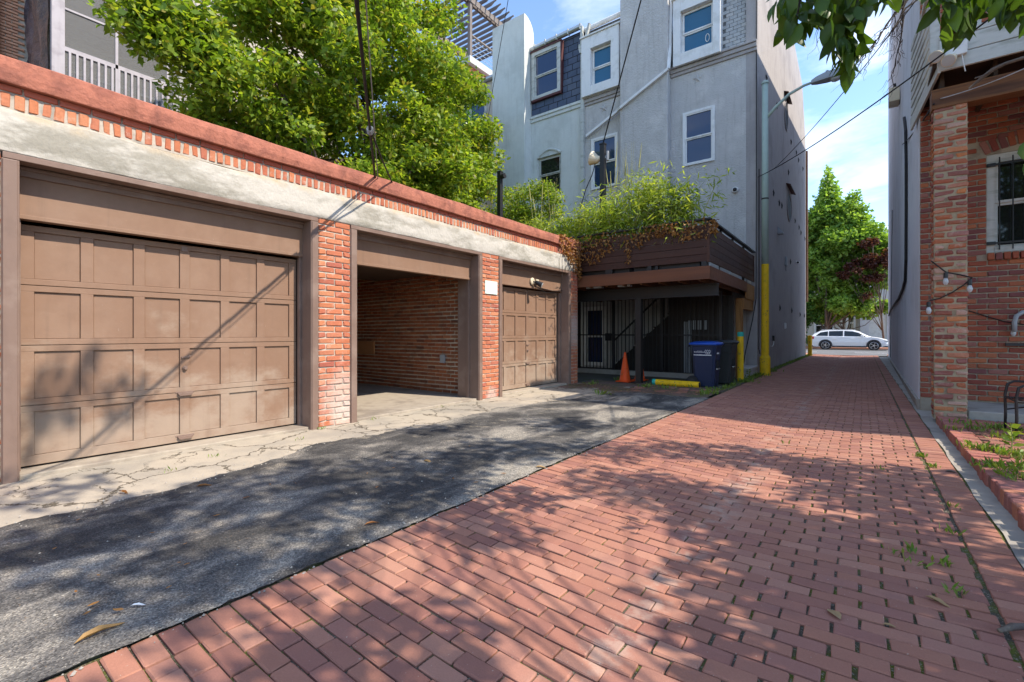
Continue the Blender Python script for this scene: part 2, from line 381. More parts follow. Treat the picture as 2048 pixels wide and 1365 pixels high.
c = t.mix(t.math('MULTIPLY', t.step(t.noise(38, 5, .7, t.scaled((1,1,.5))), .68, .72), .5), c, (.34,.27,.22)); c = t.mix(t.math('MULTIPLY', t.step(t.noise(3.0, 4, .6, t.scaled((3,3,.2))), .56, .72), .25), c, (.13,.085,.06))
c = t.mix(1.0, c, t.ramp(t.noise(9, 6, .7), [(.88,.88,.88),(1.1,1.1,1.1)]), 'MULTIPLY')
mt['brown'] = t.finish(c, t.math('ADD', .5, t.math('MULTIPLY', t.noise(8, 4), .25)), normal=t.bump(t.noise(120, 3, .6, t.scaled((1,.12,1))), .25, .002, t.bump(t.noise(7, 5), .25, .006)), spec=.4)
mt['brown2'] = pbr('brown_trim_paint', (.18,.118,.092), .55, col2=(.215,.15,.12), c2s=2.5, var=.09, vs=6, bump=.3, bs=35, bd=.004, streak=.2, spec=.4)
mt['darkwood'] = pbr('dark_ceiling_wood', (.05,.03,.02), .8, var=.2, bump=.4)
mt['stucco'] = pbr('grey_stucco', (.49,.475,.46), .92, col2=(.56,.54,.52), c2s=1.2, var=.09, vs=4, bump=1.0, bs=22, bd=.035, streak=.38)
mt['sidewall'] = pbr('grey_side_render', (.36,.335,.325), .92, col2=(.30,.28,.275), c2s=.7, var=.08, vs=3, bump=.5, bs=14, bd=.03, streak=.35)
mt['palestucco'] = pbr('pale_stucco', (.58,.60,.57), .92, col2=(.51,.53,.50), c2s=.8, var=.07, vs=4, bump=.6, bs=30, bd=.015, streak=.3)
mt['cream'] = pbr('cream_render', (.5,.46,.4), .9, var=.08, bump=.3)
mt['white'] = pbr('white_paint', (.70,.70,.69), .5, col2=(.6,.6,.58), c2s=3, var=.04, bump=.15, streak=.1)
mt['offwhite'] = pbr('weathered_white', (.48,.49,.46), .6, col2=(.34,.35,.31), c2s=2, var=.08, bump=.3, streak=.3, stretch=(1,1,4))
mt['lavwall'] = pbr('white_painted_brick_wall', (.60,.60,.64), .8, col2=(.52,.52,.55), c2s=.9, var=.05, bump=.3, streak=.22)
mt['blueslate'] = pbr('blue_slate', (.05,.065,.095), .6, piece=[(.045,.065,.11),(.065,.088,.14),(.055,.075,.125),(.085,.105,.15)], var=.2, bump=.4, bs=30, spec=.5)
mt['greyslate'] = pbr('grey_shingle', (.4,.42,.43), .8, piece=[(.36,.375,.385),(.40,.41,.41),(.33,.35,.365),(.43,.43,.42)], var=.1, bump=.4, bs=60)
mt['metal'] = pbr('galvanised_metal', (.42,.44,.45), .4, metal=.7, var=.1, bump=.1)
mt['greymetal'] = pbr('grey_painted_metal', (.28,.3,.32), .5, var=.08, bump=.1)
mt['polegreen'] = pbr('pale_green_pole_paint', (.36,.44,.38), .55, col2=(.30,.30,.22), c2s=4, lo=.62, hi=.7, var=.08, bump=.15)
mt['yellow'] = pbr('yellow_paint', (.80,.50,.012), .55, col2=(.30,.17,.06), c2s=9, lo=.6, hi=.66, var=.16, bump=.3, streak=.5)
mt['teal'] = pbr('teal_band', (.03,.40,.33), .5, var=.08, bump=.1)
mt['black'] = pbr('black_metal', (.014,.014,.016), .45, var=.15, bump=.1, spec=.5)
mt['rubber'] = pbr('black_rubber', (.02,.02,.022), .75, var=.15, bump=.2)
mt['steel'] = pbr('dark_steel_paint', (.02,.017,.016), .5, col2=(.028,.02,.016), var=.15, bump=.2, spec=.4)
mt['deckwood'] = pbr('dark_hardwood', (.10,.045,.028), .6, piece=[(.045,.017,.011),(.062,.024,.014),(.085,.034,.019),(.05,.02,.013)], var=.25, vs=5, bump=.3, bs=25, stretch=(.25,.25,6))
mt['rimwood'] = pbr('stained_rim_board', (.16,.058,.026), .6, col2=(.075,.03,.017), c2s=1.0, lo=.45, hi=.7, var=.2, vs=4, bump=.3, bs=22, stretch=(.3,.3,5))
mt['postwood'] = pbr('honey_wood', (.33,.16,.05), .6, col2=(.2,.09,.03), c2s=3, var=.2, bump=.3, stretch=(5,5,.3))
mt['beamwood'] = pbr('brown_beam', (.17,.075,.03), .65, col2=(.09,.04,.02), c2s=1.5, var=.25, bump=.4, stretch=(.3,5,5))
mt['greywood'] = pbr('weathered_grey_wood', (.26,.22,.2), .8, piece=[(.13,.11,.105),(.18,.155,.145),(.23,.195,.175)], var=.18, bump=.4)
mt['porchpaint'] = pbr('mauve_grey_paint', (.36,.33,.35), .65, col2=(.30,.27,.29), c2s=4, var=.1, bump=.25, streak=.2)
mt['tarp'] = pbr('dark_tarp', (.045,.035,.042), .45, col2=(.09,.07,.08), c2s=1.8, var=.2, bump=.9, bs=3, bd=.12)
mt['glass'] = glassmat('window_glass', (.012,.03,.085), 1.65)
mt['tealglass'] = glassmat('teal_window_glass', (.012,.10,.19), 1.65)
mt['darkglass'] = glassmat('dark_window_glass', (.012,.014,.013), 1.6)
t = NT('insect_screen'); tr = t('ShaderNodeBsdfTransparent'); df = t('ShaderNodeBsdfDiffuse', Color=(.24,.235,.23)); ms = t('ShaderNodeMixShader', i0=.36, i1=tr.outputs[0], i2=df.outputs[0]); t.t.links.new(ms.outputs[0], t.out.inputs[0]); mt['screen'] = t.m
mt['binblue'] = pbr('navy_plastic', (.010,.018,.055), .5, var=.1, bump=.2, bs=120, bd=.002, spec=.45)
mt['lidblue'] = pbr('blue_plastic_lid', (.012,.075,.42), .4, var=.08, bump=.15, spec=.5)
mt['bingrey'] = pbr('charcoal_plastic', (.03,.033,.034), .55, var=.1, bump=.2)
mt['orange'] = pbr('orange_plastic', (.75,.085,.012), .6, col2=(.42,.1,.04), c2s=8, lo=.58, hi=.7, var=.12, bump=.2, streak=.35)
mt['print'] = pbr('white_print', (.7,.7,.72), .6, var=.05, bump=0)
mt['carwhite'] = pbr('white_car_paint', (.78,.79,.8), .18, var=.01, bump=0, spec=.6)
mt['plastic'] = pbr('dark_trim_plastic', (.05,.05,.055), .6, var=.1, bump=.1)
mt['alloy'] = pbr('alloy_rim', (.55,.56,.58), .3, metal=.8, var=.05, bump=0)
mt['redlamp'] = pbr('red_lamp', (.45,.02,.02), .2, var=.05, bump=0)
mt['clear'] = pbr('lamp_lens', (.42,.44,.45), .15, var=.03, bump=0, spec=.6)
mt['bark'] = pbr('bark', (.13,.1,.08), .9, col2=(.2,.17,.13), c2s=8, var=.3, bump=.9, bs=30, bd=.02, stretch=(1,1,.25))
mt['twig'] = pbr('twig_bark', (.06,.045,.04), .85, var=.2, bump=.3)
mt['soil'] = pbr('soil', (.10,.08,.06), .95, col2=(.07,.08,.03), c2s=1.5, var=.3, bump=.8)
mt['road'] = pbr('street_asphalt', (.15,.15,.155), .85, col2=(.12,.12,.12), c2s=.6, var=.1, bump=.4)
mt['sidewalk'] = pbr('brick_sidewalk', (.42,.2,.13), .85, var=.15, bump=.3)
mt['plywood'] = pbr('plywood', (.36,.17,.07), .7, var=.15, bump=.2)
mt['dirtpatch'] = pbr('dirt_and_brick', (.17,.11,.085), .95, col2=(.11,.1,.05), c2s=3, lo=.45, hi=.6, var=.3, vs=12, bump=.9, bs=40, bd=.02)
mt['curtain'] = pbr('yellow_curtain', (.5,.42,.12), .9, var=.2, bump=.3)
mt['cable'] = pbr('black_cable', (.015,.014,.015), .6, var=.1, bump=0)
mt['cream_plastic'] = pbr('cream_plastic', (.62,.53,.38), .5, var=.1, bump=.2)
t = NT('printed_placard'); sz2 = t('ShaderNodeSeparateXYZ', i0=t.pos).outputs; ln = t.math('FRACT', t.math('MULTIPLY', sz2[2], 42.0))
c = t.mix(t.math('MULTIPLY', t.math('MULTIPLY', t.step(ln, .55, .62), t.step(t.noise(60, 2), .42, .5)), .75), (.66,.74,.68), (.2,.42,.4)); mt['placard'] = t.finish(c, .5)
mt['leaf_main'] = leafmat('bright_foliage', [(.12,.215,.024),(.19,.30,.032),(.27,.38,.042),(.35,.42,.055),(.15,.25,.027),(.075,.155,.017),(.30,.27,.055)], .48)
mt['leaf_holly'] = leafmat('dark_foliage', [(.04,.12,.025),(.065,.17,.03),(.10,.22,.04)], .3, .35)
mt['leaf_bamboo'] = leafmat('bamboo_foliage', [(.20,.30,.04),(.29,.40,.055),(.40,.46,.08),(.14,.22,.03)], .48)
mt['leaf_near'] = leafmat('broad_leaf', [(.045,.105,.014),(.06,.13,.016),(.085,.165,.02),(.035,.085,.012)], .4, .38)
mt['leaf_gum'] = leafmat('far_green_foliage', [(.15,.28,.05),(.22,.36,.065),(.28,.42,.09),(.10,.20,.035)], .45)
mt['leaf_plum'] = leafmat('plum_foliage', [(.06,.022,.02),(.09,.03,.025),(.12,.05,.03)], .3)
mt['leaf_ivy'] = leafmat('ivy_foliage', [(.05,.13,.025),(.08,.19,.035),(.11,.22,.04)], .3)
mt['leaf_weed'] = leafmat('weed_foliage', [(.10,.20,.025),(.16,.26,.03),(.22,.26,.05),(.07,.15,.02)], .3)
mt['leaf_dry'] = leafmat('dry_leaves', [(.28,.12,.03),(.40,.19,.055),(.20,.08,.025),(.48,.27,.10)], .25)
mt['leaf_litter'] = leafmat('fallen_leaf', [(.42,.28,.14),(.50,.36,.2),(.32,.19,.08),(.45,.30,.1)], .1)
mt['cane'] = pbr('bamboo_cane', (.36,.34,.12), .5, var=.15, bump=.1)

# ------------------------------------------------------------------ ground, alley, apron, street
def struct(o): o['kind'] = 'structure'; return o
XL, XR = -2.255, 0.66
def zf(x): return -0.05 * max(0, 1 - abs(x + .8) / 1.5)
struct(MB().add([(-900,-900,-.13),(900,-900,-.13),(900,900,-.13),(-900,900,-.13)], [(0,1,2,3)]).build('ground', mt['soil']))
mb = MB(); ys = [-2, 2, 6, 12, 32.1]; xs = [XL - .02, -.8, XR + .02]
for y in ys:
    for x in xs: mb.v.append((x, y, zf(x) - .011))
for i in range(len(ys)-1):
    for k in range(2): mb.f.append((i*3+k, i*3+k+1, i*3+k+4, i*3+k+3))
alley = struct(mb.build('alley_paving', mt['bed']))
rng = random.Random(7); sp = []
def paver(xc, yc, L, W, rz=0):
    jt = .0065; z = zf(xc) - .03 + rng.uniform(-.0025, .002)
    t = math.atan(.05/1.5) * (1 if xc < -.8 else -1) if abs(xc + .8) < 1.5 else 0
    sp.append((Vector((xc, yc, z)), (L - jt - rng.choice([0, .001, .003]), W - jt - rng.choice([0, .001, .002]), .06), rz + rng.uniform(-.008, .008), t + rng.uniform(-.004, .004)))
y = -1.2; r = 0
while y < 32:
    wob = .02 * math.sin(y * .7)
    paver(XL + .094, y, .187, .0885); paver(XR - .094, y, .187, .0885)
    x = XL + .19 + (0 if r % 2 else -.094) + rng.uniform(-.008, .008); xe = XR - .191
    while x < xe - .03:
        x0 = max(x, XL + .19); x1 = min(x + .187, xe)
        gap = rng.choice([.004,.006,.007]) if x < -.7 else rng.choice([.006,.009,.011,.013])
        if x1 - x0 > .035: paver((x0 + x1 - gap) / 2, y + rng.uniform(-.002, .002), x1 - x0 - gap + .006, .0885)
        x += .187
    y += .0888; r += 1
pieces(alley, 'brick', sp, mt['paver'], 300, .004, .0022, 'paving_bricks')
# concrete gutter strip beside the kerb
mb = MB(); n = 60
n = 160
for i in range(n + 1):
    y = -2 + i * 32.0 / n; j = .012 * math.sin(y*5) + rng.uniform(-.006, .006)
    mb.v += [(XR + .005 + j*.6, y, -.003), (.80 if y < 8.4 else max(.80, .74 + .0157*(y - 8.4)) + .05, y, .004)]
for i in range(n): mb.f.append((2*i, 2*i+1, 2*i+3, 2*i+2))
struct(mb.build('concrete_gutter', mt['concrete']))
# apron, asphalt
ap = MB(); ap.box(-5.82, -4.1, -3, 9.9, -.1, .0); struct(ap.build('concrete_apron', mt['apron']))
edge = [(-3,-4.3),(.38,-4.22),(1.5,-4.27),(2.1,-4.45),(2.8,-4.72),(3.5,-4.58),(4.2,-4.47),(5,-4.58),(5.87,-4.66),(6.8,-4.4),(7.8,-4.2),(8.6,-4.0),(8.95,-3.85)]
def edgex(y):
    for (a, b), (c, d) in zip(edge, edge[1:]):
        if a <= y <= c: return b + (d - b) * (y - a) / (c - a)
    return edge[-1][1]
mb = MB(); ny, nx = 260, 40; rn = random.Random(3)
for i in range(ny + 1):
    y = -2.5 + (11.45) * i / ny; xl = edgex(y) + .05*math.sin(y*9)*math.sin(y*3.1) + rn.uniform(-.02, .02)
    for k in range(nx + 1):
        u = k / nx; x = xl + (XL + .006 + .008*math.sin(y*4.1)*math.sin(y*1.7) + (rn.uniform(-.008, .010) if k == nx else 0) - xl) * u
        e = min(u * 10, 1)
        mb.v.append((x, y + (rn.uniform(-.02,.02) if i == ny else 0) + (.12*math.sin(u*7) - .1*(1-u) if i == ny else 0), .004 + .012 * e * (1 - .6*u) + .004*math.sin(x*7+y*3)*math.sin(y*5-x) * e + rn.uniform(-.002, .002)))
for i in range(ny):
    for k in range(nx):
        a = i*(nx+1)+k; mb.f.append((a, a+1, a+nx+2, a+nx+1))
struct(mb.build('asphalt_strip', mt['asphalt'], smooth=True))
# filled ground under asphalt and dirt strip
struct(MB().box(-4.12, XL - .03, -3, 8.9, -.1, -.004).build('asphalt_base', mt['dirtpatch']))
mb = MB(); nx, ny = 26, 14
for i in range(ny + 1):
    for k in range(nx + 1):
        x = -5.42 + 3.1*k/nx; y = 8.78 + 1.9*i/ny; mb.v.append((x, y, .003 + .008*rn.random() + .01*math.sin(x*5)*math.sin(y*4) - (.02 if i in (0,) else 0)))
for i in range(ny):
    for k in range(nx): a = i*(nx+1)+k; mb.f.append((a, a+1, a+nx+2, a+nx+1))
struct(mb.build('dirt_path', mt['dirtpatch'], smooth=True))
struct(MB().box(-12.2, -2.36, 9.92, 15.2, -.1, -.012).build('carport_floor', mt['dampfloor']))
struct(MB().box(-2.47, XL - .025, 10.1, 31.9, -.1, -.002).build('verge', mt['soil']))
# old bricks half buried in front of the deck
sp = []
for i in range(46):
    x = rng.uniform(-4.0, -2.45); y = rng.uniform(9.25, 10.35); sp.append((Vector((x, y, -.018)), (.2, .1, .06), rng.choice([0, 0, .05, -.04]), rng.uniform(-.03, .03)))
ok = []
for s_ in sp:
    if all(abs(s_[0].x - q[0].x) > .21 or abs(s_[0].y - q[0].y) > .11 for q in ok): ok.append(s_)
dp = bpy.data.objects['dirt_path']; pieces(dp, 'brick', ok, mt['paver'], 60)
# patio on the right
pat = struct(MB().box(.955, 9, -2, 9.6, -.1, .075).build('patio', mt['bed']))
sp = []; y = -1.5
while y < 8.36:
    sp.append((Vector((.875 + rng.uniform(-.008, .008), y, .045 + rng.uniform(-.006, .006))), (.19 + rng.uniform(-.01,.01), .092, .115), rng.uniform(-.05, .05), rng.uniform(-.03, .03))); y += .1 + rng.uniform(-.001, .003)
r = 0; y = -1.4
while y < 8.38:
    x = 1.03 - (0.1 if r % 2 else 0)
    while x < 4.4:
        x0 = max(x, .975)
        if x + .2 - x0 > .06: sp.append((Vector(((x0 + x + .2)/2, y, .062 + rng.uniform(-.006, .006))), (x + .2 - x0 - .012, .09, .06), rng.uniform(-.03, .03), rng.uniform(-.02, .02)))
        x += .205
    y += .102; r += 1
mt['oldpaver'] = brickmat('old_patio_brick', [(.34,.13,.09),(.42,.18,.11),(.28,.10,.08),(.38,.15,.12),(.22,.1,.09)], (.4,.3,.22), .3, .6, .75, .4, (.14,.10,.06))
pieces(pat, 'brick', sp, mt['oldpaver'], 300, .006, .003, 'patio_bricks')
# street at the end of the alley
struct(MB().box(-70, 70, 32.1, 44.3, -.12, -.03).build('street', mt['road']))
struct(MB().box(-70, 70, 44.3, 48.5, -.12, .08).build('far_sidewalk', mt['sidewalk']))
struct(MB().box(-70, -2.45, 29.6, 32.1, -.12, .05).build('near_sidewalk', mt['sidewalk']))
struct(MB().box(1.05, 70, 30.1, 32.1, -.12, .05).build('near_sidewalk', mt['sidewalk']))
mb = MB()
for i in range(-8, 9): mb.box(i*3.6-.4, i*3.6+1.2, 36.2, 36.4, -.029, -.024)
struct(mb.build('lane_marking', mt['white'], bpy.data.objects['street']))
# ------------------------------------------------------------------ garage
GX = -5.46; rng = random.Random(11)
gar = thing('brick_garage', 'long low brick garage with three brown doors under a red painted coping', 'garage', (-8, 4.5, 0))
piers = [(-1.6, .49), (3.18, 3.64), (6.33, 6.81), (9.50, 9.83)]
doors = [(.59, 3.08), (3.74, 6.23), (6.91, 9.40)]
CH = .0757; sp = []; core = MB()
for pi, (a, b) in enumerate(piers):
    core.box(-5.95, GX - .012, a + .004, b - .004, -.05, 2.68)
    for r in range(35):
        z = .005 + CH * (r + .5); cells = []
        w = b - a
        if pi in (1, 2):
            cells = [(a, a + w*.5), (a + w*.5, b)] if r % 2 == 0 else [(a, a + w*.24), (a + w*.24, a + w*.76), (a + w*.76, b)]
        elif pi == 3: cells = [(a, a + .21), (a + .21, b)] if r % 2 else [(a, a + .12), (a + .12, b)]
        else:
            x = b
            o = .22 if r % 2 else .11
            while x > a: cells.append((max(a, x - o), x)); x -= o; o = .22
        for (c0, c1) in cells:
            g = .012; sp.append((Vector((GX - .05 + rng.uniform(-.003, .004), (c0 + c1)/2, z + rng.uniform(-.002, .002))), (.1, c1 - c0 - g, CH - .013), 0, rng.uniform(-.02, .02)))
# far end wall of the garage (faces the deck)
y = -1.5
while y < 9.78:
    sp.append((Vector((GX - .05 + rng.uniform(-.004, .004), y, 3.068 + rng.uniform(-.004, .004))), (.1, .061 + rng.uniform(-.005, .004), .118 + rng.uniform(-.008, .006)), 0, 0)); y += .0775
core.box(-5.95, GX - .007, -1.6, 9.82, 2.99, 3.2)
core.build('wall_core', mt['mortar'], gar)
# right hand inner wall of the open bay
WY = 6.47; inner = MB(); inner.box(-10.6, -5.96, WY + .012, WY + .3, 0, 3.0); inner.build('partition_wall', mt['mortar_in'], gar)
sp2 = []; z = .03; r = 0
while z < 2.75:
    x = -5.97; first = .1 if r % 2 else .21
    while x > -9.9:
        L = first; first = .215
        sp2.append((Vector((x - L/2, WY + .045 + rng.uniform(-.006, .003), z + CH/2 + .006*math.sin(x*2.1 + r))), (L - .022, .1, CH - .022), rng.uniform(-.02, .02), rng.uniform(-.015, .015))); x -= L
    z += CH; r += 1
nfront = len([1 for s_ in sp if inframe(s_[0])])
pieces(gar, 'brick', sp, mt['gbrick'], 230, .008, .0045, 'wall_bricks')
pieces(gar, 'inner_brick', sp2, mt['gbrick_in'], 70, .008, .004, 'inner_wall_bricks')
sp = []; y = -1.5
while y < 9.8:
    sp.append((Vector((GX - .04, y + .105, 3.163)), (.1, .2, .052), 0, 0)); y += .211
pieces(gar, 'coping_brick', sp, mt['copbrick'], 60, .006, .002)
# lintel with uneven trowelled face
rn = random.Random(5)
def rough_slab(name, x0, x1, y0, y1, z0, z1, mat, amp, seed, n=120, m=5):
    mb = MB(); r_ = random.Random(seed); ph = [r_.uniform(0, 6) for _ in range(8)]
    def f(y, k): return math.sin(y*1.3+ph[k]) * .5 + math.sin(y*3.7+ph[k+1]) * .3 + math.sin(y*9.1+ph[k+2])*.2
    for i in range(n + 1):
        y = y0 + (y1 - y0)*i/n
        prof = [(x0, z0 + amp*f(y,0)*.4), (x1 - .012, z0 + amp*f(y,0)*.4)]
        for k in range(m + 1):
            u = k/m; prof.append((x1 + amp*.35*f(y + k*.9, 1) - (.008 if k in (0, m) else 0), z0 + .008 + (z1 - z0 - .016)*u + amp*(f(y,0)*.4*(1-u) + f(y,2)*u)))
        prof += [(x1 - .012, z1 + amp*f(y,2)), (x0, z1 + amp*f(y,2))]
        mb.v += [(a, y, b) for a, b in prof]
    q = m + 5
    for i in range(n):
        for k in range(q): mb.f.append((i*q+k, i*q+(k+1)%q, (i+1)*q+(k+1)%q, (i+1)*q+k))
    mb.f += [tuple(range(q)), tuple(n*q+k for k in range(q))]
    return mb.build(name, mat, gar, smooth=(name == 'lintel'))
rough_slab('lintel', -5.94, GX + .012, -1.6, 9.822, 2.655, 2.995, mt['lintel'], .018, 3)
cop = rough_slab('coping', -5.98, GX + .072, -1.7, 9.88, 3.192, 3.385, mt['coping'], .011, 9, 130, 3)
# doors
def rect_frame(mb, x0, x1, y0, y1, z0, z1, w): pass
for di, (a, b) in enumerate(doors):
    fr = MB(); xj = -5.70
    for (c0, c1) in ((a - .095, a), (b, b + .095)):
        fr.box(-5.97, GX + .004, c0 - (.006 if c0 < a else 0), c1 + (0 if c0 < a else .006), -.01, 2.60)
        fr.box(GX + .004, GX + .016, c0 + (.0 if c0 < a else .012), c1 - (.012 if c0 < a else 0), -.008, 2.595)
    fr.box(-5.6, GX + .008, a - .095, b + .095, 2.602, 2.652)
    fr.box(-5.655, -5.63, a, b, 2.52, 2.601); fr.box(-5.655, -5.61, a, b, 2.57, 2.601)
    # inner stops
    for y0, y1 in ((a, a + .03), (b - .03, b)): fr.box(xj - .03, xj + .03, y0, y1, 0, 2.2)
    fo = fr.build('door_frame', mt['brown2'], gar, bevel=.004)
    hd = MB(); hd.box(-5.74, -5.655, a, b, 2.165, 2.60); hd.box(-5.655, -5.643, a, b, 2.165, 2.20)
    hd.build('header_board', mt['brown'], fo, bevel=.003)
    MB().box(-5.80, -5.50, a + .002, b - .002, -.05, .035).build('sill', mt['floor'], gar, bevel=.01)
    if di == 1: continue
    z0, z1 = .05, 2.14; xb = -5.775; nc, nr = 6, 4
    door = MB(); sl = .0
    door.box(xb - .02, xb, a + .03, b - .03, z0, z1)
    H = (z1 - z0)/nr; y0, y1 = a + .03, b - .03; st = .09 if di == 0 else .085; pw = (y1 - y0 - st*(nc+1) + .0)/nc
    pan = []
    for r in range(nr):
        zz = z0 + r*H; rb = .085 if r == 0 else .055
        door.box(xb, xb + .022, y0, y1, zz + .003, zz + rb); door.box(xb, xb + .022, y0, y1, zz + H - .055, zz + H - .003)
        for k in range(nc + 1):
            ys_ = y0 + k*(pw + st); door.box(xb, xb + .0215, ys_, ys_ + st, zz + rb, zz + H - .055)
        for k in range(nc): pan.append((y0 + st + k*(pw+st), zz + rb, pw, H - .055 - rb))
    dob = door.build('garage_door', mt['brown'], gar, bevel=.003)
    for (yy, zz, w, h) in pan:
        p_ = MB(); ins = .006
        vs = [(xb+.0008, yy+.001, zz+.001), (xb+.0008, yy+w-.001, zz+.001), (xb+.0008, yy+w-.001, zz+h-.001), (xb+.0008, yy+.001, zz+h-.001),
              (xb+.004, yy+ins, zz+ins), (xb+.004, yy+w-ins, zz+ins), (xb+.004, yy+w-ins, zz+h-ins), (xb+.004, yy+ins, zz+h-ins)]
        p_.add(vs, [(4,5,6,7),(0,1,5,4),(1,2,6,5),(2,3,7,6),(3,0,4,7)]); p_.build('panel', mt['brown'], dob)
    # pull handles, lock and latch on the middle stile
    ym = (a + b)/2; hx = xb + .022
    for zc in (.56, .10):
        h_ = MB(); h_.prism([(ym-.07, zc+.012), (ym+.07, zc+.012), (ym+.07, zc+.004), (ym+.052, zc-.022), (ym-.052, zc-.022), (ym-.07, zc+.004)], 'X', hx, hx+.028)
        h_.box(hx, hx+.005, ym-.085, ym+.085, zc+.005, zc+.022); h_.build('pull_handle', mt['brown2'], dob, bevel=.003)
    l_ = MB(); l_.lathe((hx, ym, .83), [(.024, 0), (.024, .012), (.016, .016), (.016, .03)], 16, 'X'); l_.build('lock', mt['brown2'], dob, smooth=False)
    l_ = MB(); l_.box(hx, hx+.012, ym-.035, ym+.035, .935, .955); l_.bar((hx+.012, ym-.01, .94), (hx+.02, ym+.05, .962), .012, .012); l_.build('latch', mt['brown2'], dob)
    l_ = MB(); l_.box(hx, hx+.01, ym-.03, ym+.02, z1-.07, z1-.02); l_.lathe((hx, ym+.005, z1-.045), [(.014,0),(.014,.014)], 10, 'X'); l_.build('bracket', mt['brown2'], dob)
# open bay: raised door under the ceiling, floor, roof, back and side walls
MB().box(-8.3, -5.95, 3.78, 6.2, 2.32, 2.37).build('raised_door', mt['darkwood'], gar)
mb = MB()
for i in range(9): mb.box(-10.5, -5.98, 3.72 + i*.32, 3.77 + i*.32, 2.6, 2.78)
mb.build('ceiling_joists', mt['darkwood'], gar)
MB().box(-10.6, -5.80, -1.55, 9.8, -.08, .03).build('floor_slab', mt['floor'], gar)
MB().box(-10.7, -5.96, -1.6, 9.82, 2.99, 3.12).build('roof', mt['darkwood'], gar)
mb = MB(); mb.box(-10.75, -10.6, -1.6, 9.82, 0, 3.3); mb.box(-10.6, -5.96, -1.6, -1.4, 0, 3.3); mb.box(-10.6, -5.96, 9.6, 9.81, 0, 3.19); mb.box(-10.6, -5.96, 3.25, 3.55, 0, 2.99)
mb.build('outer_wall', mt['fbrick'], gar)
MB().box(-9.35, -8.72, 6.40, 6.435, .73, 1.02).build('wall_panel', mt['plywood'], gar)
pb = MB(); pb.box(-6.62, -6.5, 6.405, 6.435, .62, .78); pb.build('outlet_box', mt['greymetal'], gar)
# placard
MB().box(GX + .004, GX + .012, 6.40, 6.75, 1.92, 2.16).build('placard', mt['placard'], gar)
# flood lamp over third door with its cable
fl = thing('flood_lamp', 'small flood lamp with round cream base above the third garage door', 'lamp', (-5.64, 8.0, 2.32))
p = onX(1064, 563, -5.643); y0, z0 = p.y, p.z
MB().lathe((-5.643, y0, z0), [(.075, 0), (.075, .02), (.05, .035)], 20, 'X').build('base', mt['cream_plastic'], fl, smooth=False)
m_ = MB(); m_.tube([(-5.61, y0, z0), (-5.57, y0 + .03, z0 - .03), (-5.54, y0 + .05, z0 - .03)], .014, 8); m_.build('arm', mt['black'], fl)
m_ = MB(); a_ = Vector((-5.55, y0 + .045, z0 - .03)); b_ = a_ + Vector((.10, .05, -.06)); m_.tube([a_ - (b_-a_)*.3, a_, b_], [.03, .045, .062], 14); m_.build('lamp_head', mt['black'], fl)
m_ = MB(); m_.tube([b_, b_ + (b_-a_)*.06], [.056, .05], 14); m_.build('lens', mt['clear'], fl)
m_ = MB(); m_.box(-5.642, -5.60, y0 + .10, y0 + .2, z0 - .05, z0 + .05); m_.build('sensor', mt['cream_plastic'], fl)
m_ = MB(); m_.tube([(-5.635, y0 + .05, z0 - .08), (-5.63, y0 + .3, z0 - .12), (-5.63, y0 + .8, z0 - .15), (-5.63, y0 + 1.25, z0 - .11)], .008, 6); m_.tube([(-5.63, y0 + .1, z0 - .12), (-5.63, y0 + .5, z0 - .20), (-5.63, y0 + 1.0, z0 - .19)], .005, 5); m_.build('cord', mt['cable'], fl)
# dry vine over the garage corner
rg = np.random.default_rng(4); P = []
for i in range(520):
    u = rg.random(); y = 9.85 - rg.random()**1.4 * 1.0; z = 3.42 - rg.random() * (.12 + .75 * max(0, (y - 8.8))) ; P.append((GX + .03 + rg.random()*.06, y, z))
dv_ = thing('dry_vine', 'dead brown vine draped over the far corner of the garage', 'vine', (GX, 9.6, 3.2))
quads('foliage', leafquads(rg, np.array(P), .075, .7, .8, .2), mt['leaf_dry'], dv_)
m_ = MB()
for i in range(7):
    y = 9.8 - i*.13; m_.tube([(GX + .075, y, 3.4), (GX + .09, y - .03, 3.15), (GX + .03, y - .08, 2.85), (GX + .025, y - .05, 2.6 - .1*(i % 3))], .004, 5)
m_.build('stem', mt['twig'], dv_)
# ------------------------------------------------------------------ helpers for houses
def window(parent, x0, x1, z0, z1, y, fw=.07, depth=.09, frame=None, pane=None, split=.5, proud=.03, sash=.04, name='window', mid=True):
    """double hung window in a wall that faces -Y at plane y; the frame stands proud, panes recessed"""
    frame = frame or mt['white']; pane = pane or mt['glass']; m_ = MB(); yf = y - proud
    m_.box(x0, x0 + fw, yf, y + depth, z0, z1); m_.box(x1 - fw, x1, yf, y + depth, z0, z1)
    m_.box(x0 + fw, x1 - fw, yf, y + depth, z1 - fw, z1); m_.box(x0 + fw, x1 - fw, yf - .015, y + depth, z0, z0 + fw*.8)
    zm = z0 + (z1 - z0)*split; a, b = x0 + fw, x1 - fw
    for (c, d, yo) in ((z0 + fw*.8, zm, .035), (zm, z1 - fw, .01)) if mid else ((z0 + fw*.8, z1 - fw, .02),):
        m_.box(a, a + sash, y + yo - .03, y + yo + .03, c, d); m_.box(b - sash, b, y + yo - .03, y + yo + .03, c, d)
        m_.box(a + sash, b - sash, y + yo - .03, y + yo + .03, c, c + sash); m_.box(a + sash, b - sash, y + yo - .03, y + yo + .03, d - sash, d)
    w = m_.build(name, frame, parent)
    for (c, d, yo) in ((z0 + fw*.8, zm, .035), (zm, z1 - fw, .01)) if mid else ((z0 + fw*.8, z1 - fw, .02),):
        MB().box(a + sash - .002, b - sash + .002, y + yo + .002, y + yo + .010, c + sash - .002, d - sash + .002).build('pane', pane, w)
    return w
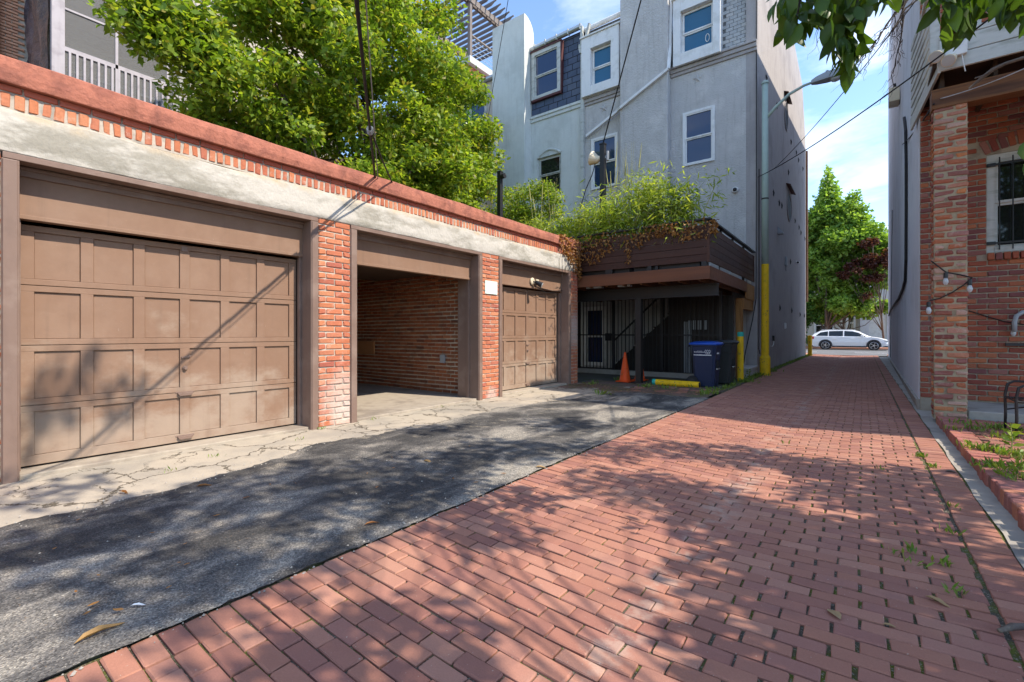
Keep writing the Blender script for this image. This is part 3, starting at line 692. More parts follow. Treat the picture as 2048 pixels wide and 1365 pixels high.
def wall_with_holes(mb, x0, x1, z0, z1, y0, y1, holes):
    """solid wall slab between y0 and y1 with rectangular openings (xa, xb, za, zb)"""
    xs = sorted(set([x0, x1] + [h[0] for h in holes] + [h[1] for h in holes])); zs = sorted(set([z0, z1] + [h[2] for h in holes] + [h[3] for h in holes]))
    for i in range(len(xs)-1):
        k = 0
        while k < len(zs)-1:
            cx, cz = (xs[i]+xs[i+1])/2, (zs[k]+zs[k+1])/2
            if any(h[0] < cx < h[1] and h[2] < cz < h[3] for h in holes): k += 1; continue
            j = k
            while j+1 < len(zs)-1 and not any(h[0] < cx < h[1] and h[2] < (zs[j+1]+zs[j+2])/2 < h[3] for h in holes): j += 1
            mb.box(xs[i], xs[i+1], y0, y1, zs[k], zs[j+1]); k = j+1
def star(parent, c, axis, r, mat):
    m_ = MB(); c = Vector(c); pts = []
    for k in range(10):
        a = math.pi/2 + k*math.pi/5; q = r if k % 2 == 0 else r*.42; u, v = q*math.cos(a), q*math.sin(a)
        pts.append(c + (Vector((0, u, v)) if axis == 'X' else Vector((u, 0, v))))
    tip = c + (Vector((r*.28, 0, 0)) if axis == 'X' else Vector((0, -r*.28, 0)))
    m_.add(pts + [tip], [(k, (k+1) % 10, 10) for k in range(10)] + [tuple(range(10))]); return m_.build('star_anchor', mat, parent)
def slates(parent, x0, x1, z0, z1, y, tw, th, mat, holes, slope=.10, name='slate', limit=300, thick=.008):
    r_ = random.Random(int(x0*100)); sp = []; r = 0; z = z0
    while z < z1 - .02:
        h = min(th, z1 - z); x = x0 - (tw*.5 if r % 2 else 0)
        while x < x1:
            a, b = max(x, x0), min(x + tw, x1)
            if b - a > .03 and not any(H[0] < (a+b)/2 < H[1] and H[2] < z + h/2 < H[3] for H in holes):
                sp.append((Vector(((a+b)/2, y - .02 + (z + h/2 - z0 + .3)*slope - thick + r_.uniform(-.003, .002), z + h/2)), (b - a - tw*.055, thick*1.6, h - th*.13), 0, r_.uniform(-.006, .006)))
            x += tw
        z += th; r += 1
    pieces(parent, name, sp, mat, limit, .002, .001)
def solid_mansard(mb, x0, x1, z0, z1, y, slope, back): mb.prism([(y, z0), (y + (z1-z0)*slope, z1), (back, z1), (back, z0)], 'X', x0, x1)

mt['slateback'] = pbr('shingle_underlay', (.13,.135,.14), .9, var=.1, bump=.2)
# ------------------------------------------------------------------ grey stucco house at the alley corner
FY = 15.0; SX = -2.43
gh = thing('grey_house', 'tall grey stucco rowhouse with star anchors and long blank side wall on the alley', 'house', (-5.3, 20, 0))
m_ = MB()
w1 = (onY(1366, 300, FY).x, onY(1430, 300, FY).x, onY(1398, 328, FY).z, onY(1398, 219, FY).z)
w2 = (onY(1183, 330, FY).x, onY(1236, 330, FY).x, onY(1210, 376, FY).z, onY(1210, 272, FY).z)
holes = [w1, w2, (-8.05, -7.2, .05, 2.15), (-4.1, -3.2, .05, 2.1)]
wall_with_holes(m_, -8.13, SX - .3, -.05, 9.4, FY, FY + .3, holes)
m_.box(-8.13, SX - .3, FY + .3, FY + .34, -.05, 9.4); m_.build('rear_wall', mt['stucco'], gh)
poly = [(FY - .001, -.05), (29.4, -.05), (29.4, 11.2), (27.6, 13.8), (23.9, 14.2), (FY + .1, 14.0), (FY, 9.9)]
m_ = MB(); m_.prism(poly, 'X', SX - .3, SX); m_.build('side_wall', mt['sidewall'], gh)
m_ = MB(); m_.box(-8.1, SX - .3, FY + .34, 29.3, -.05, 11.0); m_.build('core', mt['stucco'], gh)
m_ = MB(); m_.box(-6.54, -4.93, FY - .3, FY, -.04, 14.2); m_.build('chimney_breast', mt['stucco'], gh, bevel=.02)
for (x0, x1) in ((-8.12, -6.545), (-4.925, SX - .003)):
    m_ = MB(); m_.box(x0, x1, FY - .05, FY + .02, 9.40, 9.5); m_.box(x0, x1, FY - .09, FY + .02, 9.5, 9.62); m_.box(x0, x1, FY - .13, FY + .02, 9.62, 9.68); m_.build('cornice', mt['sidewall'], gh, bevel=.01)
for (x0, x1, zt) in ((-8.13, -6.54, 12.3), (-4.93, SX - .3, 13.2)):
    m_ = MB(); solid_mansard(m_, x0, x1, 9.4, zt, FY + .02, .10, FY + 1.0); m_.build('mansard', mt['slateback'], gh)
d1 = (-8.06, -6.62, 9.66, 11.75); d2 = (-4.79, -3.39, 9.62, 11.72)
slates(gh, -8.12, -6.545, 9.7, 12.2, FY + .03, .22, .135, mt['greyslate'], [d1], .10)
slates(gh, -4.92, SX - .005, 9.7, 12.4, FY + .03, .215, .118, mt['greyslate'], [d2], .10)
for D, g in ((d1, (-7.70, -6.92, 9.98, 11.30)), (d2, (-4.56, -3.60, 9.98, 11.30))):
    m_ = MB(); wall_with_holes(m_, D[0], D[1], D[2], D[3], FY - .22, FY + .2, [g]); m_.box(D[0] - .05, D[1] + .05, FY - .27, FY + .3, D[3], D[3] + .05)
    do = m_.build('dormer', mt['white'], gh, bevel=.008)
    ww = window(gh, g[0] + .001, g[1] - .001, g[2] + .001, g[3] - .001, FY - .05, .03, .06, mt['white'], mt['tealglass'], .48, 0, .045)
# oval decal on the lower right dormer pane
m_ = MB(); cxx, czz = -3.80, 10.28; pts = [(cxx + .055*math.cos(a*math.pi/12), .09 + 0, czz + .12*math.sin(a*math.pi/12)) for a in range(25)]
m_.tube([(p[0], FY - .024, p[2]) for p in pts], .011, 6, False); m_.build('oval_ornament', mt['white'], gh)
for w in (w1, w2): window(gh, *w[:2], w[2], w[3], FY, .075, .12, mt['white'], mt['glass'], .5, .035)
# ground floor door and window under the deck
window(gh, -8.05, -7.2, .05, 2.15, FY, .1, .1, mt['white'], mt['glass'], .5, .02)
m_ = MB(); m_.box(-4.1, -3.2, FY + .05, FY + .1, .05, 2.1); m_.build('door', mt['steel'], gh)
# gutters, downspouts
m_ = MB(); m_.tube([(-8.14, FY + .2, 12.33), (-6.54, FY + .2, 12.36)], .085, 10); m_.build('gutter', mt['white'], gh)
dsx = onY(1165, 300, FY - .1).x
m_ = MB(); m_.box(dsx - .06, dsx + .06, FY - .14, FY - .02, 3.0, 11.3); m_.prism([(dsx-.11, 11.62), (dsx+.13, 11.62), (dsx+.13, 11.45), (dsx+.06, 11.3), (dsx-.06, 11.3), (dsx-.11, 11.45)], 'Y', FY-.2, FY-.02)
m_.bar((dsx - .03, FY - .1, 11.6), (dsx - .02, FY - .1, 12.3), .1, .08); m_.bar((dsx + .08, FY - .1, 11.6), (dsx + .28, FY - .1, 12.28), .1, .08); m_.build('downspout', mt['offwhite'], gh)
def dpx(x, y, Y): p = onY(x, y, Y); return (p.x, p.y, p.z)
m_ = MB(); yy = FY - .37
pth = [dpx(1344, -40, FY - .12), dpx(1341, 90, FY - .12), dpx(1337, 138, yy), dpx(1300, 168, yy), dpx(1241, 216, yy), dpx(1236, 222, FY - .15), dpx(1173, 273, FY - .1)]
for a_, b_ in zip(pth, pth[1:]): m_.bar(a_, b_, .09, .08)
m_.build('downspout', mt['white'], gh)
for (x, y) in ((1395, 158), (1208, 217)): star(gh, onY(x, y, FY - .004), 'Y', .17, mt['stucco'])
for (x, y) in [(1500 + a/5.69, 180 + b/5.69) for a, b in ((305,180),(465,595),(525,715),(550,800),(600,900),(435,940),(265,1175),(330,1290),(360,1320))] + [(1500 + a/3.79, 400 + b/3.79) for a, b in ((340,160),(370,210),(385,250),(415,295),(305,470),(225,820),(315,840),(378,870),(410,880))] + [(1532.5, 157)]:
    star(gh, onX(x, y, SX + .004), 'X', .15, mt['bingrey'])
for (x0, xr, yt, yb, hood) in ((1568.5, 1575, 206, 261, ((1566, 187), (1579.5, 217))), (1573.5, 1582, 388, 443, ((1570, 375), (1586, 394)))):
    a = onX(x0, (yt+yb)/2, SX); b = onX(xr, (yt+yb)/2, SX); top = onX((x0+xr)/2, yt, SX).z; bot = onX((x0+xr)/2, yb, SX).z
    cy, cz, ry, rz = (a.y+b.y)/2, (top+bot)/2, (b.y-a.y)/2, (top-bot)/2; nn = 28
    ring = MB(); pts = [(SX + .02, cy + ry*math.cos(2*math.pi*k/nn), cz + rz*math.sin(2*math.pi*k/nn)) for k in range(nn+1)]
    ring.tube(pts, .016, 6, False); ow = ring.build('oval_window', mt['sidewall'], gh)
    MB().prism([(cy + ry*math.cos(2*math.pi*k/nn), cz + rz*math.sin(2*math.pi*k/nn)) for k in range(nn)], 'X', SX - .02, SX + .014).build('pane', mt['rubber'], ow)
    h0 = onX(*hood[0], SX); h1 = onX(*hood[1], SX); zc = top + .16
    m_ = MB(); m_.prism([(SX, zc + .07), (SX + .16, zc), (SX + .16, zc - .035), (SX, zc + .035)], 'Y', cy - ry*1.25, cy + ry*1.25); m_.build('window_hood', mt['deckwood'], ow)
# fittings on the side wall
def wallcam(x, y, lab):
    p = onX(x, y, SX); t_ = thing('security_camera', lab, 'camera', p)
    m2 = MB(); m2.lathe((p.x, p.y, p.z + .05), [(.06, 0), (.06, .03)], 14, 'X'); m2.tube([(p.x + .02, p.y, p.z + .05), (p.x + .09, p.y - .03, p.z + .04)], .02, 8); m2.build('bracket', mt['white'], t_)
    m2 = MB(); m2.tube([(p.x + .09, p.y + .12, p.z + .05), (p.x + .09, p.y - .16, p.z + .01)], [.05, .055], 12); m2.build('camera_body', mt['white'], t_)
    m2 = MB(); m2.tube([(p.x + .09, p.y - .161, p.z + .01), (p.x + .09, p.y - .175, p.z + .008)], .045, 12); m2.build('lens', mt['black'], t_)
wallcam(1592, 527, 'white bullet camera on the grey side wall above the alley')
p = onX(1556, 463, SX); t_ = thing('wall_lamp', 'grey wedge shaped wall lamp high on the side wall beside the pole', 'lamp', p)
m2 = MB(); m2.prism([(p.x, p.z - .11), (p.x, p.z + .13), (p.x + .02, p.z + .13), (p.x + .17, p.z - .05), (p.x + .17, p.z - .11)], 'Y', p.y - .16, p.y + .16); m2.build('housing', mt['greymetal'], t_)
m2 = MB(); m2.box(p.x + .02, p.x + .15, p.y - .13, p.y + .13, p.z - .125, p.z - .112); m2.build('lens', mt['clear'], t_)
p = onX(1570, 529, SX); t_ = thing('utility_box', 'narrow pale utility box screwed to the grey side wall', 'box', p)
m2 = MB(); m2.box(p.x, p.x + .07, p.y - .1, p.y + .1, p.z - .05, p.z + .28); m2.build('case', mt['greymetal'], t_, bevel=.01); m2 = MB(); m2.tube([(p.x + .03, p.y, p.z - .05), (p.x + .03, p.y, p.z - .2), (p.x + .03, p.y + .08, p.z - .25)], .015, 6); m2.build('conduit', mt['greymetal'], t_)
p = onX(1569.5, 652, SX); t_ = thing('vent_cover', 'small white vent cover low on the grey side wall', 'vent', p)
m2 = MB(); m2.box(p.x, p.x + .04, p.y - .09, p.y + .09, p.z - .11, p.z + .11)
for k in range(4): m2.box(p.x + .04, p.x + .055, p.y - .08, p.y + .08, p.z - .09 + k*.05, p.z - .065 + k*.05)
m2.build('grille', mt['white'], t_)
p = onX(1545, 677, SX); t_ = thing('outlet_box', 'black outlet box with pale cord low on the grey wall behind the yellow pole', 'box', p)
m2 = MB(); m2.box(p.x, p.x + .07, p.y - .06, p.y + .06, p.z - .09, p.z + .09); m2.build('case', mt['black'], t_, bevel=.01); m2 = MB(); m2.tube([(p.x + .04, p.y, p.z - .09), (p.x + .05, p.y - .15, p.z - .2), (p.x + .04, p.y - .35, p.z - .27), (p.x + .02, p.y - .5, p.z - .25)], .012, 6); m2.build('cord', mt['white'], t_)
# dome camera on the rear facade
p = onY(1471, 381, FY); t_ = thing('dome_camera', 'small round camera on the grey facade right of the bamboo', 'camera', p)
MB().lathe((p.x, FY, p.z), [(.09, 0), (.09, -.06), (.075, -.09)], 18, 'Y').build('base', mt['white'], t_); MB().lathe((p.x, FY - .09, p.z), [(.06, 0), (.05, -.035), (.02, -.05)], 16, 'Y').build('lens', mt['black'], t_)
# cables running down the house corner
m_ = MB(); m_.tube([(SX - .02, FY - .03, 13), (SX - .02, FY - .03, 5.6), (SX - .03, FY - .03, 2.2), (SX - .12, FY - .03, 1.6), (SX - .3, FY - .03, .7), (SX - .36, FY - .03, .3)], .012, 6); m_.tube([(SX + .02, FY + .15, 6.0), (SX + .02, FY + .15, 2.0), (SX + .02, FY + .1, .75), (SX + .06, FY + .05, .6)], .012, 6)
m_.build('corner_cable', mt['cable'], gh)
m_ = MB(); m_.box(SX - .1, SX + .08, 29.4, 29.62, 2.9, 11.0); m_.build('front_downspout', mt['beamwood'], gh)

mt['maroon'] = pbr('maroon_trim', (.09,.03,.03), .6, var=.1, bump=.1)
# ------------------------------------------------------------------ pale house with blue slate mansard and big chimney
wh = thing('pale_house', 'pale stucco rowhouse with blue slate mansard and tall white chimney', 'house', (-10.2, 20, 0))
aw = (-10.1, -9.05, 6.5, 8.0)
m_ = MB(); wall_with_holes(m_, -10.5, -8.135, -.05, 9.55, FY + .02, FY + .3, [aw]); m_.build('rear_wall', mt['palestucco'], wh)
m_ = MB(); m_.box(-10.5, -8.135, FY + .31, 29, -.05, 9.4); m_.build('core', mt['palestucco'], wh)
m_ = MB(); solid_mansard(m_, -10.40, -8.14, 9.55, 12.35, FY + .02, .06, FY + 5); m_.build('mansard', mt['rubber'], wh)
D = (-10.35, -9.03, 10.30, 12.15)
slates(wh, -10.40, -8.15, 9.72, 12.3, FY + .03, .40, .25, mt['blueslate'], [D], .06)
m_ = MB(); m_.box(-10.4, -8.14, FY - .03, FY + .05, 9.45, 9.58); m_.box(-10.4, -8.14, FY - .07, FY + .05, 9.58, 9.68); m_.build('cornice', mt['palestucco'], wh, bevel=.01)
window(wh, *D, FY + .0, .14, .12, mt['offwhite'], mt['glass'], .48, .06, .045)
m_ = MB(); m_.box(D[0] - .04, D[1] + .06, FY - .09, FY + .1, 12.15, 12.2); m_.box(D[1], D[1] + .05, FY - .06, FY + .1, 10.2, 12.15); m_.box(D[0], D[1] + .05, FY - .07, FY + .05, 10.22, 10.30); m_.build('window_trim', mt['maroon'], wh)
m_ = MB(); m_.tube([(-10.45, FY - .02, 12.33), (-8.15, FY - .02, 12.38)], .095, 10); m_.build('gutter', mt['metal'], wh)
for k in range(5): MB().box(-10.2 + k*.5, -10.17 + k*.5, FY - .125, FY + .02, 12.24, 12.45).build('gutter_bracket', mt['offwhite'], wh)
# arched window
aww = window(wh, aw[0], aw[1], aw[2], 8.0, FY + .1, .06, .08, mt['offwhite'], mt['darkglass'], .55, .0)
m_ = MB(); pts = [(aw[0] + (aw[1]-aw[0])*k/12, 8.0 + .22*math.sin(math.pi*k/12)) for k in range(13)] ; m_.prism(pts, 'Y', FY + .0, FY + .03); m_.build('arch_panel', mt['palestucco'], wh)
m_ = MB(); pts2 = [(p[0], FY + .0, p[1] + .01) for p in pts]; m_.tube(pts2, .045, 6); m_.build('arch_hood', mt['palestucco'], wh)
# chimney with rounded shoulders
prof = [(14.55, -.05), (15.2, -.05), (15.2, 12.9), (15.18, 13.1), (15.1, 13.28), (14.98, 13.42), (14.8, 13.52), (14.62, 13.56), (14.55, 13.56)]
m_ = MB(); m_.prism(prof, 'X', -12.0, -10.41); m_.build('chimney', mt['palestucco'], wh)

# ------------------------------------------------------------------ cream house with roof deck and pergola
ch = thing('cream_house', 'cream rowhouse half hidden by trees below a roof deck', 'house', (-15, 20, 0))
hw = (-13.75, -12.75, 9.6, 11.3)
m_ = MB(); wall_with_holes(m_, -18.5, -12.02, -.05, 11.9, FY + .1, FY + .4, [hw]); m_.box(-18.5, -12.02, FY + .5, 29, -.05, 11.8); m_.build('wall', mt['cream'], ch)
window(ch, *hw, FY + .1, .09, .1, mt['offwhite'], mt['glass'])
m_ = MB(); m_.box(-18.5, -12.02, FY + .1, 29, 11.9, 12.1); m_.build('roof', mt['greymetal'], ch); m_ = MB(); m_.tube([(-18.5, FY, 11.95), (-12.02, FY, 11.95)], .09, 10); m_.build('gutter', mt['metal'], ch)
pg = thing('pergola', 'weathered wooden pergola on the roof deck behind the white chimney', 'pergola', (-15.5, 17, 12.1))
px0, px1, py0, py1 = -17.1, -14.1, 15.5, 19.2
m_ = MB(); m_.box(px0 - .2, px1 + .1, py0 - .1, py1 + .2, 13.35, 13.65); m_.build('deck_fascia', mt['offwhite'], pg)
m_ = MB(); m_.box(px0, px1 - .1, py0 + .1, py1, 12.1, 13.36); m_.build('deck_base', mt['copbrick'], pg)
for x in (px0, px1):
    for y in (py0, py1): MB().box(x - .075, x + .075, y - .075, y + .075, 13.65, 16.25).build('post', mt['greywood'], pg)
for x in (px0, px1):
    for dx_ in (-.1, .1): MB().box(x + dx_ - .022, x + dx_ + .022, py0 - .5, py1 + .5, 16.05, 16.30).build('beam', mt['greywood'], pg)
for k in range(14):
    y = py0 - .35 + k*.33; e0, e1 = px0 - .7, px1 + .75
    m_ = MB(); m_.prism([(e0, 16.42), (e0 + .12, 16.40), (e0 + .3, 16.30), (e1 - .3, 16.30), (e1 - .12, 16.40), (e1, 16.42), (e1, 16.47), (e0, 16.47)], 'Y', y - .02, y + .02); m_.build('rafter', mt['greywood'], pg)
for z in (13.9, 14.1, 14.3, 14.5): MB().tube([(px1, py0, z), (px1, py1, z)], .012, 5).build('rail_cable', mt['metal'], pg)
MB().box(px1 - .04, px1 + .04, py0, py1, 14.65, 14.7).build('rail', mt['greywood'], pg)

# ------------------------------------------------------------------ brick house with the screened porch, far left
PX = -13.5
bh = thing('porch_house', 'brick rowhouse with mauve grey screened porch behind the garage', 'house', (-16, 3, 0))
m_ = MB(); m_.box(-22, -16.2, -6, 10.2, -.05, 12.6); m_.build('wall', mt['mortar'], bh)
sp = []; z = 6.2; r = 0
while z < 9.6:
    y = 1.83 - (.105 if r % 2 else 0)
    while y > .2: sp.append((Vector((-16.19, y - .1, z + .035)), (.06, .195, .055), 0, 0)); y -= .212
    z += .075; r += 1
pieces(bh, 'brick', sp, mt['fbrick'], 300, .004, .002)
m_ = MB(); m_.box(-22.3, -15.7, -6.3, 10.5, 12.6, 12.8); m_.build('roof', mt['copbrick'], bh)
sd_ = MB(); sd_.box(-16.2, -16.14, 1.95, 5.1, 3.5, 12.4)
for k in range(40): sd_.prism([(-16.14, 6.2 + k*.15), (-16.115, 6.2 + k*.15), (-16.135, 6.35 + k*.15), (-16.14, 6.35 + k*.15)], 'Y', 1.95, 5.1)
sd_.build('siding', mt['offwhite'], bh)
for (y0, y1) in ((2.3, 2.95), (3.0, 3.65), (4.0, 4.6)):
    m_ = MB(); m_.box(-16.115, -16.07, y0, y1, 6.5, 7.9); w_ = m_.build('window', mt['white'], bh)
    for (a, b) in ((6.57, 7.18), (7.24, 7.83)): MB().box(-16.072, -16.06, y0 + .07, y1 - .07, a, b).build('pane', mt['glass'], w_)
y0, y1 = 1.92, 5.05
for (zf0, zt) in ((6.42, 8.86), (9.28, 11.9)):
    m_ = MB(); m_.box(-16.1, PX, y0, y1, zf0 - .25, zf0); m_.build('porch_floor', mt['porchpaint'], bh)
    for y in (y0, 4.75):
        MB().box(PX - .18, PX + .01, y, y + .2, zf0, zt).build('porch_post', mt['porchpaint'], bh)
    MB().box(PX - .1, PX - .01, y0 + .2, 4.75, zf0 + .1, zf0 + .17).build('bottom_rail', mt['porchpaint'], bh)
    MB().box(PX - .12, PX + .005, y0 + .2, 4.75, zf0 + .78, zf0 + .87).build('top_rail', mt['porchpaint'], bh)
    nbal = 22
    for k in range(nbal):
        y = y0 + .26 + k*(4.7 - y0 - .2)/nbal; MB().box(PX - .018, PX + .012, y, y + .04, zf0 + .17, zf0 + .78).build('baluster', mt['porchpaint'], bh)
    if zf0 < 7:
        for y in (2.98, 3.95): MB().box(PX - .05, PX + .005, y - .025, y + .025, zf0 + .02, zt).build('screen_stile', mt['porchpaint'], bh)
        MB().box(PX - .045, PX + .0, y0 + .2, 4.75, 8.08, 8.12).build('screen_rail', mt['porchpaint'], bh)
        for (a, b) in ((y0 + .2, 2.95), (3.01, 3.92), (3.98, 4.75)): MB().box(PX - .026, PX - .022, a, b, zf0 + .02, zt).build('screen', mt['screen'], bh)
    MB().box(PX - .2, PX + .03, y0 - .05, y1, zt, zt + .2).build('porch_beam', mt['porchpaint'], bh)
    MB().box(PX - .18, PX + .06, y0 - .05, y1, zt + .2, zt + .27).build('porch_trim', mt['offwhite'], bh)
# dark wrinkled tarp closing the porch side
mb = MB(); n1_, n2_ = 24, 30; rr = random.Random(8)
for i in range(n1_ + 1):
    for k in range(n2_ + 1):
        x = -16.15 + 2.5*i/n1_; z = 6.2 + 5.6*k/n2_; mb.v.append((x, 1.86 + .05*math.sin(i*.9 + .5*math.sin(k*.7)) + .03*math.sin(k*.8 + i*.5) + rr.uniform(-.008, .008), z))
for i in range(n1_):
    for k in range(n2_): a = i*(n2_+1)+k; mb.f.append((a, a+1, a+n2_+2, a+n2_+1))
mb.build('tarp', mt['tarp'], bh, smooth=True)
m_ = MB(); m_.box(-16.17, -16.02, 1.25, 1.4, 4, 12.5); m_.build('downspout', mt['porchpaint'], bh)
m_ = MB(); m_.box(-16.17, -16.02, .55, .68, 4, 12.5); m_.build('downspout', mt['porchpaint'], bh)
# ------------------------------------------------------------------ raised deck
DX, DY = -2.5, 9.98; rng = random.Random(21)
dk = thing('raised_deck', 'dark hardwood deck on posts beside the garage with bamboo planted along its edge', 'deck', (-4.5, 12.5, 0))
LX = -9.6
for k in range(5):
    z = 2.68 + k*.152
    MB().box(LX, DX - .032, DY, DY + .028, z, z + .145).build('board', mt['deckwood'], dk, bevel=.003)
    MB().box(DX - .03, DX, DY + .001, 14.96, z, z + .145).build('board', mt['deckwood'], dk, bevel=.003)
MB().box(DX - .04, DX + .012, DY - .012, DY + .05, 2.66, 3.44).build('corner_post', mt['deckwood'], dk)
m_ = MB(); m_.box(LX, DX + .03, DY - .03, DY + .07, 3.525, 3.565); m_.box(DX - .07, DX + .03, DY + .07, 14.96, 3.525, 3.565); m_.build('cap_rail', mt['steel'], dk, bevel=.004)
for x in (-2.56, -3.6, -4.7, -5.8): MB().box(x - .03, x + .03, DY + .03, DY + .09, 2.58, 3.525).build('rail_post', mt['steel'], dk)
for y in (11.2, 12.4, 13.7): MB().box(DX - .09, DX - .035, y - .03, y + .03, 2.58, 3.525).build('rail_post', mt['steel'], dk)
for (x, w) in ((-2.6, .05), (-3.75, .045), (-4.72, .09)): MB().box(x - w, x + w, DY - .004, DY + .03, 2.58, 2.68).build('bracket', mt['steel'], dk)
for (a, b) in ((10.1, 10.75), (10.95, 11.75), (11.95, 12.8), (14.0, 14.5)): MB().box(DX - .02, DX - .008, a, b, 2.60, 2.665).build('light_strip', mt['metal'], dk)
MB().box(LX, DX + .022, DY - .035, DY + .005, 2.31, 2.58).build('rim_board', mt['rimwood'], dk, bevel=.004)
MB().box(DX - .02, DX + .022, DY + .005, 13.75, 2.31, 2.58).build('rim_board', mt['rimwood'], dk, bevel=.004)
MB().box(DX - .03, DX + .0, 13.75, 14.97, 2.14, 2.56).build('rim_board', mt['postwood'], dk, bevel=.004)
MB().box(DX - .12, DX - .03, 13.6, 14.97, 1.85, 2.14).build('side_beam', mt['postwood'], dk, bevel=.004)
MB().box(LX, DX - .04, DY + .03, 14.97, 2.50, 2.585).build('deck_floor', mt['deckwood'], dk)
for k in range(12):
    x = -2.7 - k*.42; MB().box(x - .02, x + .02, DY + .03, 14.95, 2.29, 2.50).build('joist', mt['beamwood'], dk)
m_ = MB(); m_.box(-9, -2.46, 10.52, 10.68, 2.255, 2.275); m_.box(-9, -2.46, 10.595, 10.605, 2.03, 2.255); m_.box(-9, -2.46, 10.52, 10.68, 2.01, 2.03); m_.build('steel_beam', mt['steel'], dk)
m_ = MB(); m_.box(-4.30, -4.16, 10.53, 10.545, 0, 2.01); m_.box(-4.30, -4.16, 10.655, 10.67, 0, 2.01); m_.box(-4.238, -4.222, 10.545, 10.655, 0, 2.01); m_.box(-4.36, -4.1, 10.47, 10.73, -.01, .012); m_.build('steel_post', mt['steel'], dk)
MB().box(-2.72, -2.56, 13.55, 13.71, -.01, 2.14).build('wood_post', mt['postwood'], dk, bevel=.006)
MB().box(-4.6, -4.3, 10.2, 10.35, 2.29, 2.33).build('soffit_light', mt['clear'], dk)
MB().box(-5.4, -5.0, 10.15, 10.3, 2.29, 2.33).build('soffit_light', mt['clear'], dk)
# planter troughs
for k in range(4):
    x = -2.7 - k*1.55; m_ = MB(); m_.box(x - 1.45, x, DY + .1, DY + .55, 2.585, 3.05); m_.build('planter', mt['steel'], dk, bevel=.01)
    MB().box(x - 1.42, x - .03, DY + .13, DY + .52, 3.05, 3.08).build('planter_soil', mt['soil'], dk)
# dead vine on deck boards
rg = np.random.default_rng(14); P = []
while len(P) < 750:
    x = rg.uniform(-5.5, DX + .03); u = (x + 5.5)/3.0
    lo = 3.24 + .10*math.sin(x*5) + .06*math.sin(x*13); lo = lo if x > -4.55 else 2.78 + .3*(x+5.5) + .08*math.sin(x*9)
    if -4.55 < x < -4.05 and rg.random() < .75: continue
    z = 3.58 - (3.58 - lo) * rg.random()**.8; P.append((x, DY - .03 - rg.random()*.07, z))
for _ in range(140): P.append((DX + .03 + rg.random()*.06, DY + rg.random()*.35, 3.58 - rg.random()*.3))
for _ in range(40): P.append((-4.22 + rg.normal()*.03, DY - .05, 3.3 - rg.random()*.5))
v_ = thing('dry_vine', 'dead brown leaves hanging in a fringe along the top of the deck boards', 'vine', (-4, DY, 3.5))
quads('foliage', leafquads(rg, np.array(P), .07, .6, 1.2, .2), mt['leaf_dry'], v_)
m_ = MB()
for k in range(26):
    x = -5.4 + k*.113; m_.tube([(x, DY - .05, 3.575), (x + .05, DY - .05, 3.4), (x + .02*math.sin(k), DY - .045, 3.22)], .004, 5)
m_.build('stem', mt['twig'], v_)
# black light posts on the deck
def lightpost(x, lab):
    p = onY(x, 300, DY + .35); t_ = thing('lamp_post', lab, 'post', (p.x, p.y, 2.585), 'black posts on the deck')
    MB().box(p.x - .06, p.x + .06, p.y - .06, p.y + .06, 2.585, 5.78).build('post', mt['black'], t_, bevel=.005); MB().box(p.x - .07, p.x + .07, p.y - .07, p.y + .07, 5.78, 5.81).build('cap', mt['black'], t_)
    return t_, p
t_, p = lightpost(1000, 'black square post rising behind the garage roof left of the bamboo')
MB().lathe((p.x + .06, p.y - .02, 5.65), [(.07, 0), (.07, .13)], 14, 'X').build('lamp', mt['black'], t_)
t_, p = lightpost(1206, 'black square post with cream flood lamp standing in the bamboo')
m_ = MB(); m_.tube([(p.x - .06, p.y, 5.48), (p.x - .14, p.y, 5.46), (p.x - .30, p.y - .02, 5.52)], [.05, .09, .17], 14); m_.build('lamp_head', mt['cream_plastic'], t_)
m_ = MB(); m_.lathe((p.x + .12, p.y, 5.38), [(.035, 0), (.035, .22)], 10, 'Z'); m_.box(p.x + .05, p.x + .12, p.y - .02, p.y + .02, 5.44, 5.5); m_.build('sensor', mt['greymetal'], t_)
m_ = MB(); m_.tube([(p.x - .2, p.y, 5.40), (p.x - .3, p.y, 5.1), (p.x - .45, p.y - .02, 4.8), (p.x - .62, p.y - .03, 4.3)], .012, 6); m_.build('cord', mt['cable'], t_)
# iron fence and stair under the deck
fe = thing('iron_fence', 'black iron bar fence standing in the shade under the deck', 'fence', (-5.5, 12.8, 0))
x = -8.4
while x < -2.9:
    MB().box(x - .009, x + .009, 12.79, 12.81, .12, 2.25).build('bar', mt['black'], fe); x += .115
for z in (.12, 1.15, 2.25): MB().box(-8.4, -2.9, 12.785, 12.815, z - .018, z + .018).build('rail', mt['black'], fe)
for x in (-7.05, -5.9, -4.45, -2.92): MB().box(x - .035, x + .035, 12.765, 12.835, 0, 2.3).build('post', mt['black'], fe)
MB().box(-6.15, -5.98, 12.75, 12.85, .98, 1.2).build('lock_box', mt['black'], fe)
MB().box(-8.4, -2.9, 12.7, 12.9, -.02, .12).build('kerb', mt['concrete'], fe)
stn = thing('outdoor_stair', 'dark stair with railing climbing behind the iron fence', 'stair', (-5, 14.2, 0))
n_ = 12; sx0, sx1 = -6.3, -3.75
for k in range(n_):
    x = sx0 + (sx1 - sx0)*k/n_; MB().box(x, x + .25, 13.7, 14.8, .2*(k+1) - .04, .2*(k+1)).build('tread', mt['deckwood'], stn)
m_ = MB(); m_.prism([(sx0 - .05, 0), (sx1, 0), (sx1, 2.45), (sx0 - .05, .12)], 'Y', 13.66, 13.70); m_.build('stringer_panel', mt['steel'], stn)
m_ = MB(); m_.bar((sx0, 13.68, .95), (sx1, 13.68, 3.3), .04, .05)
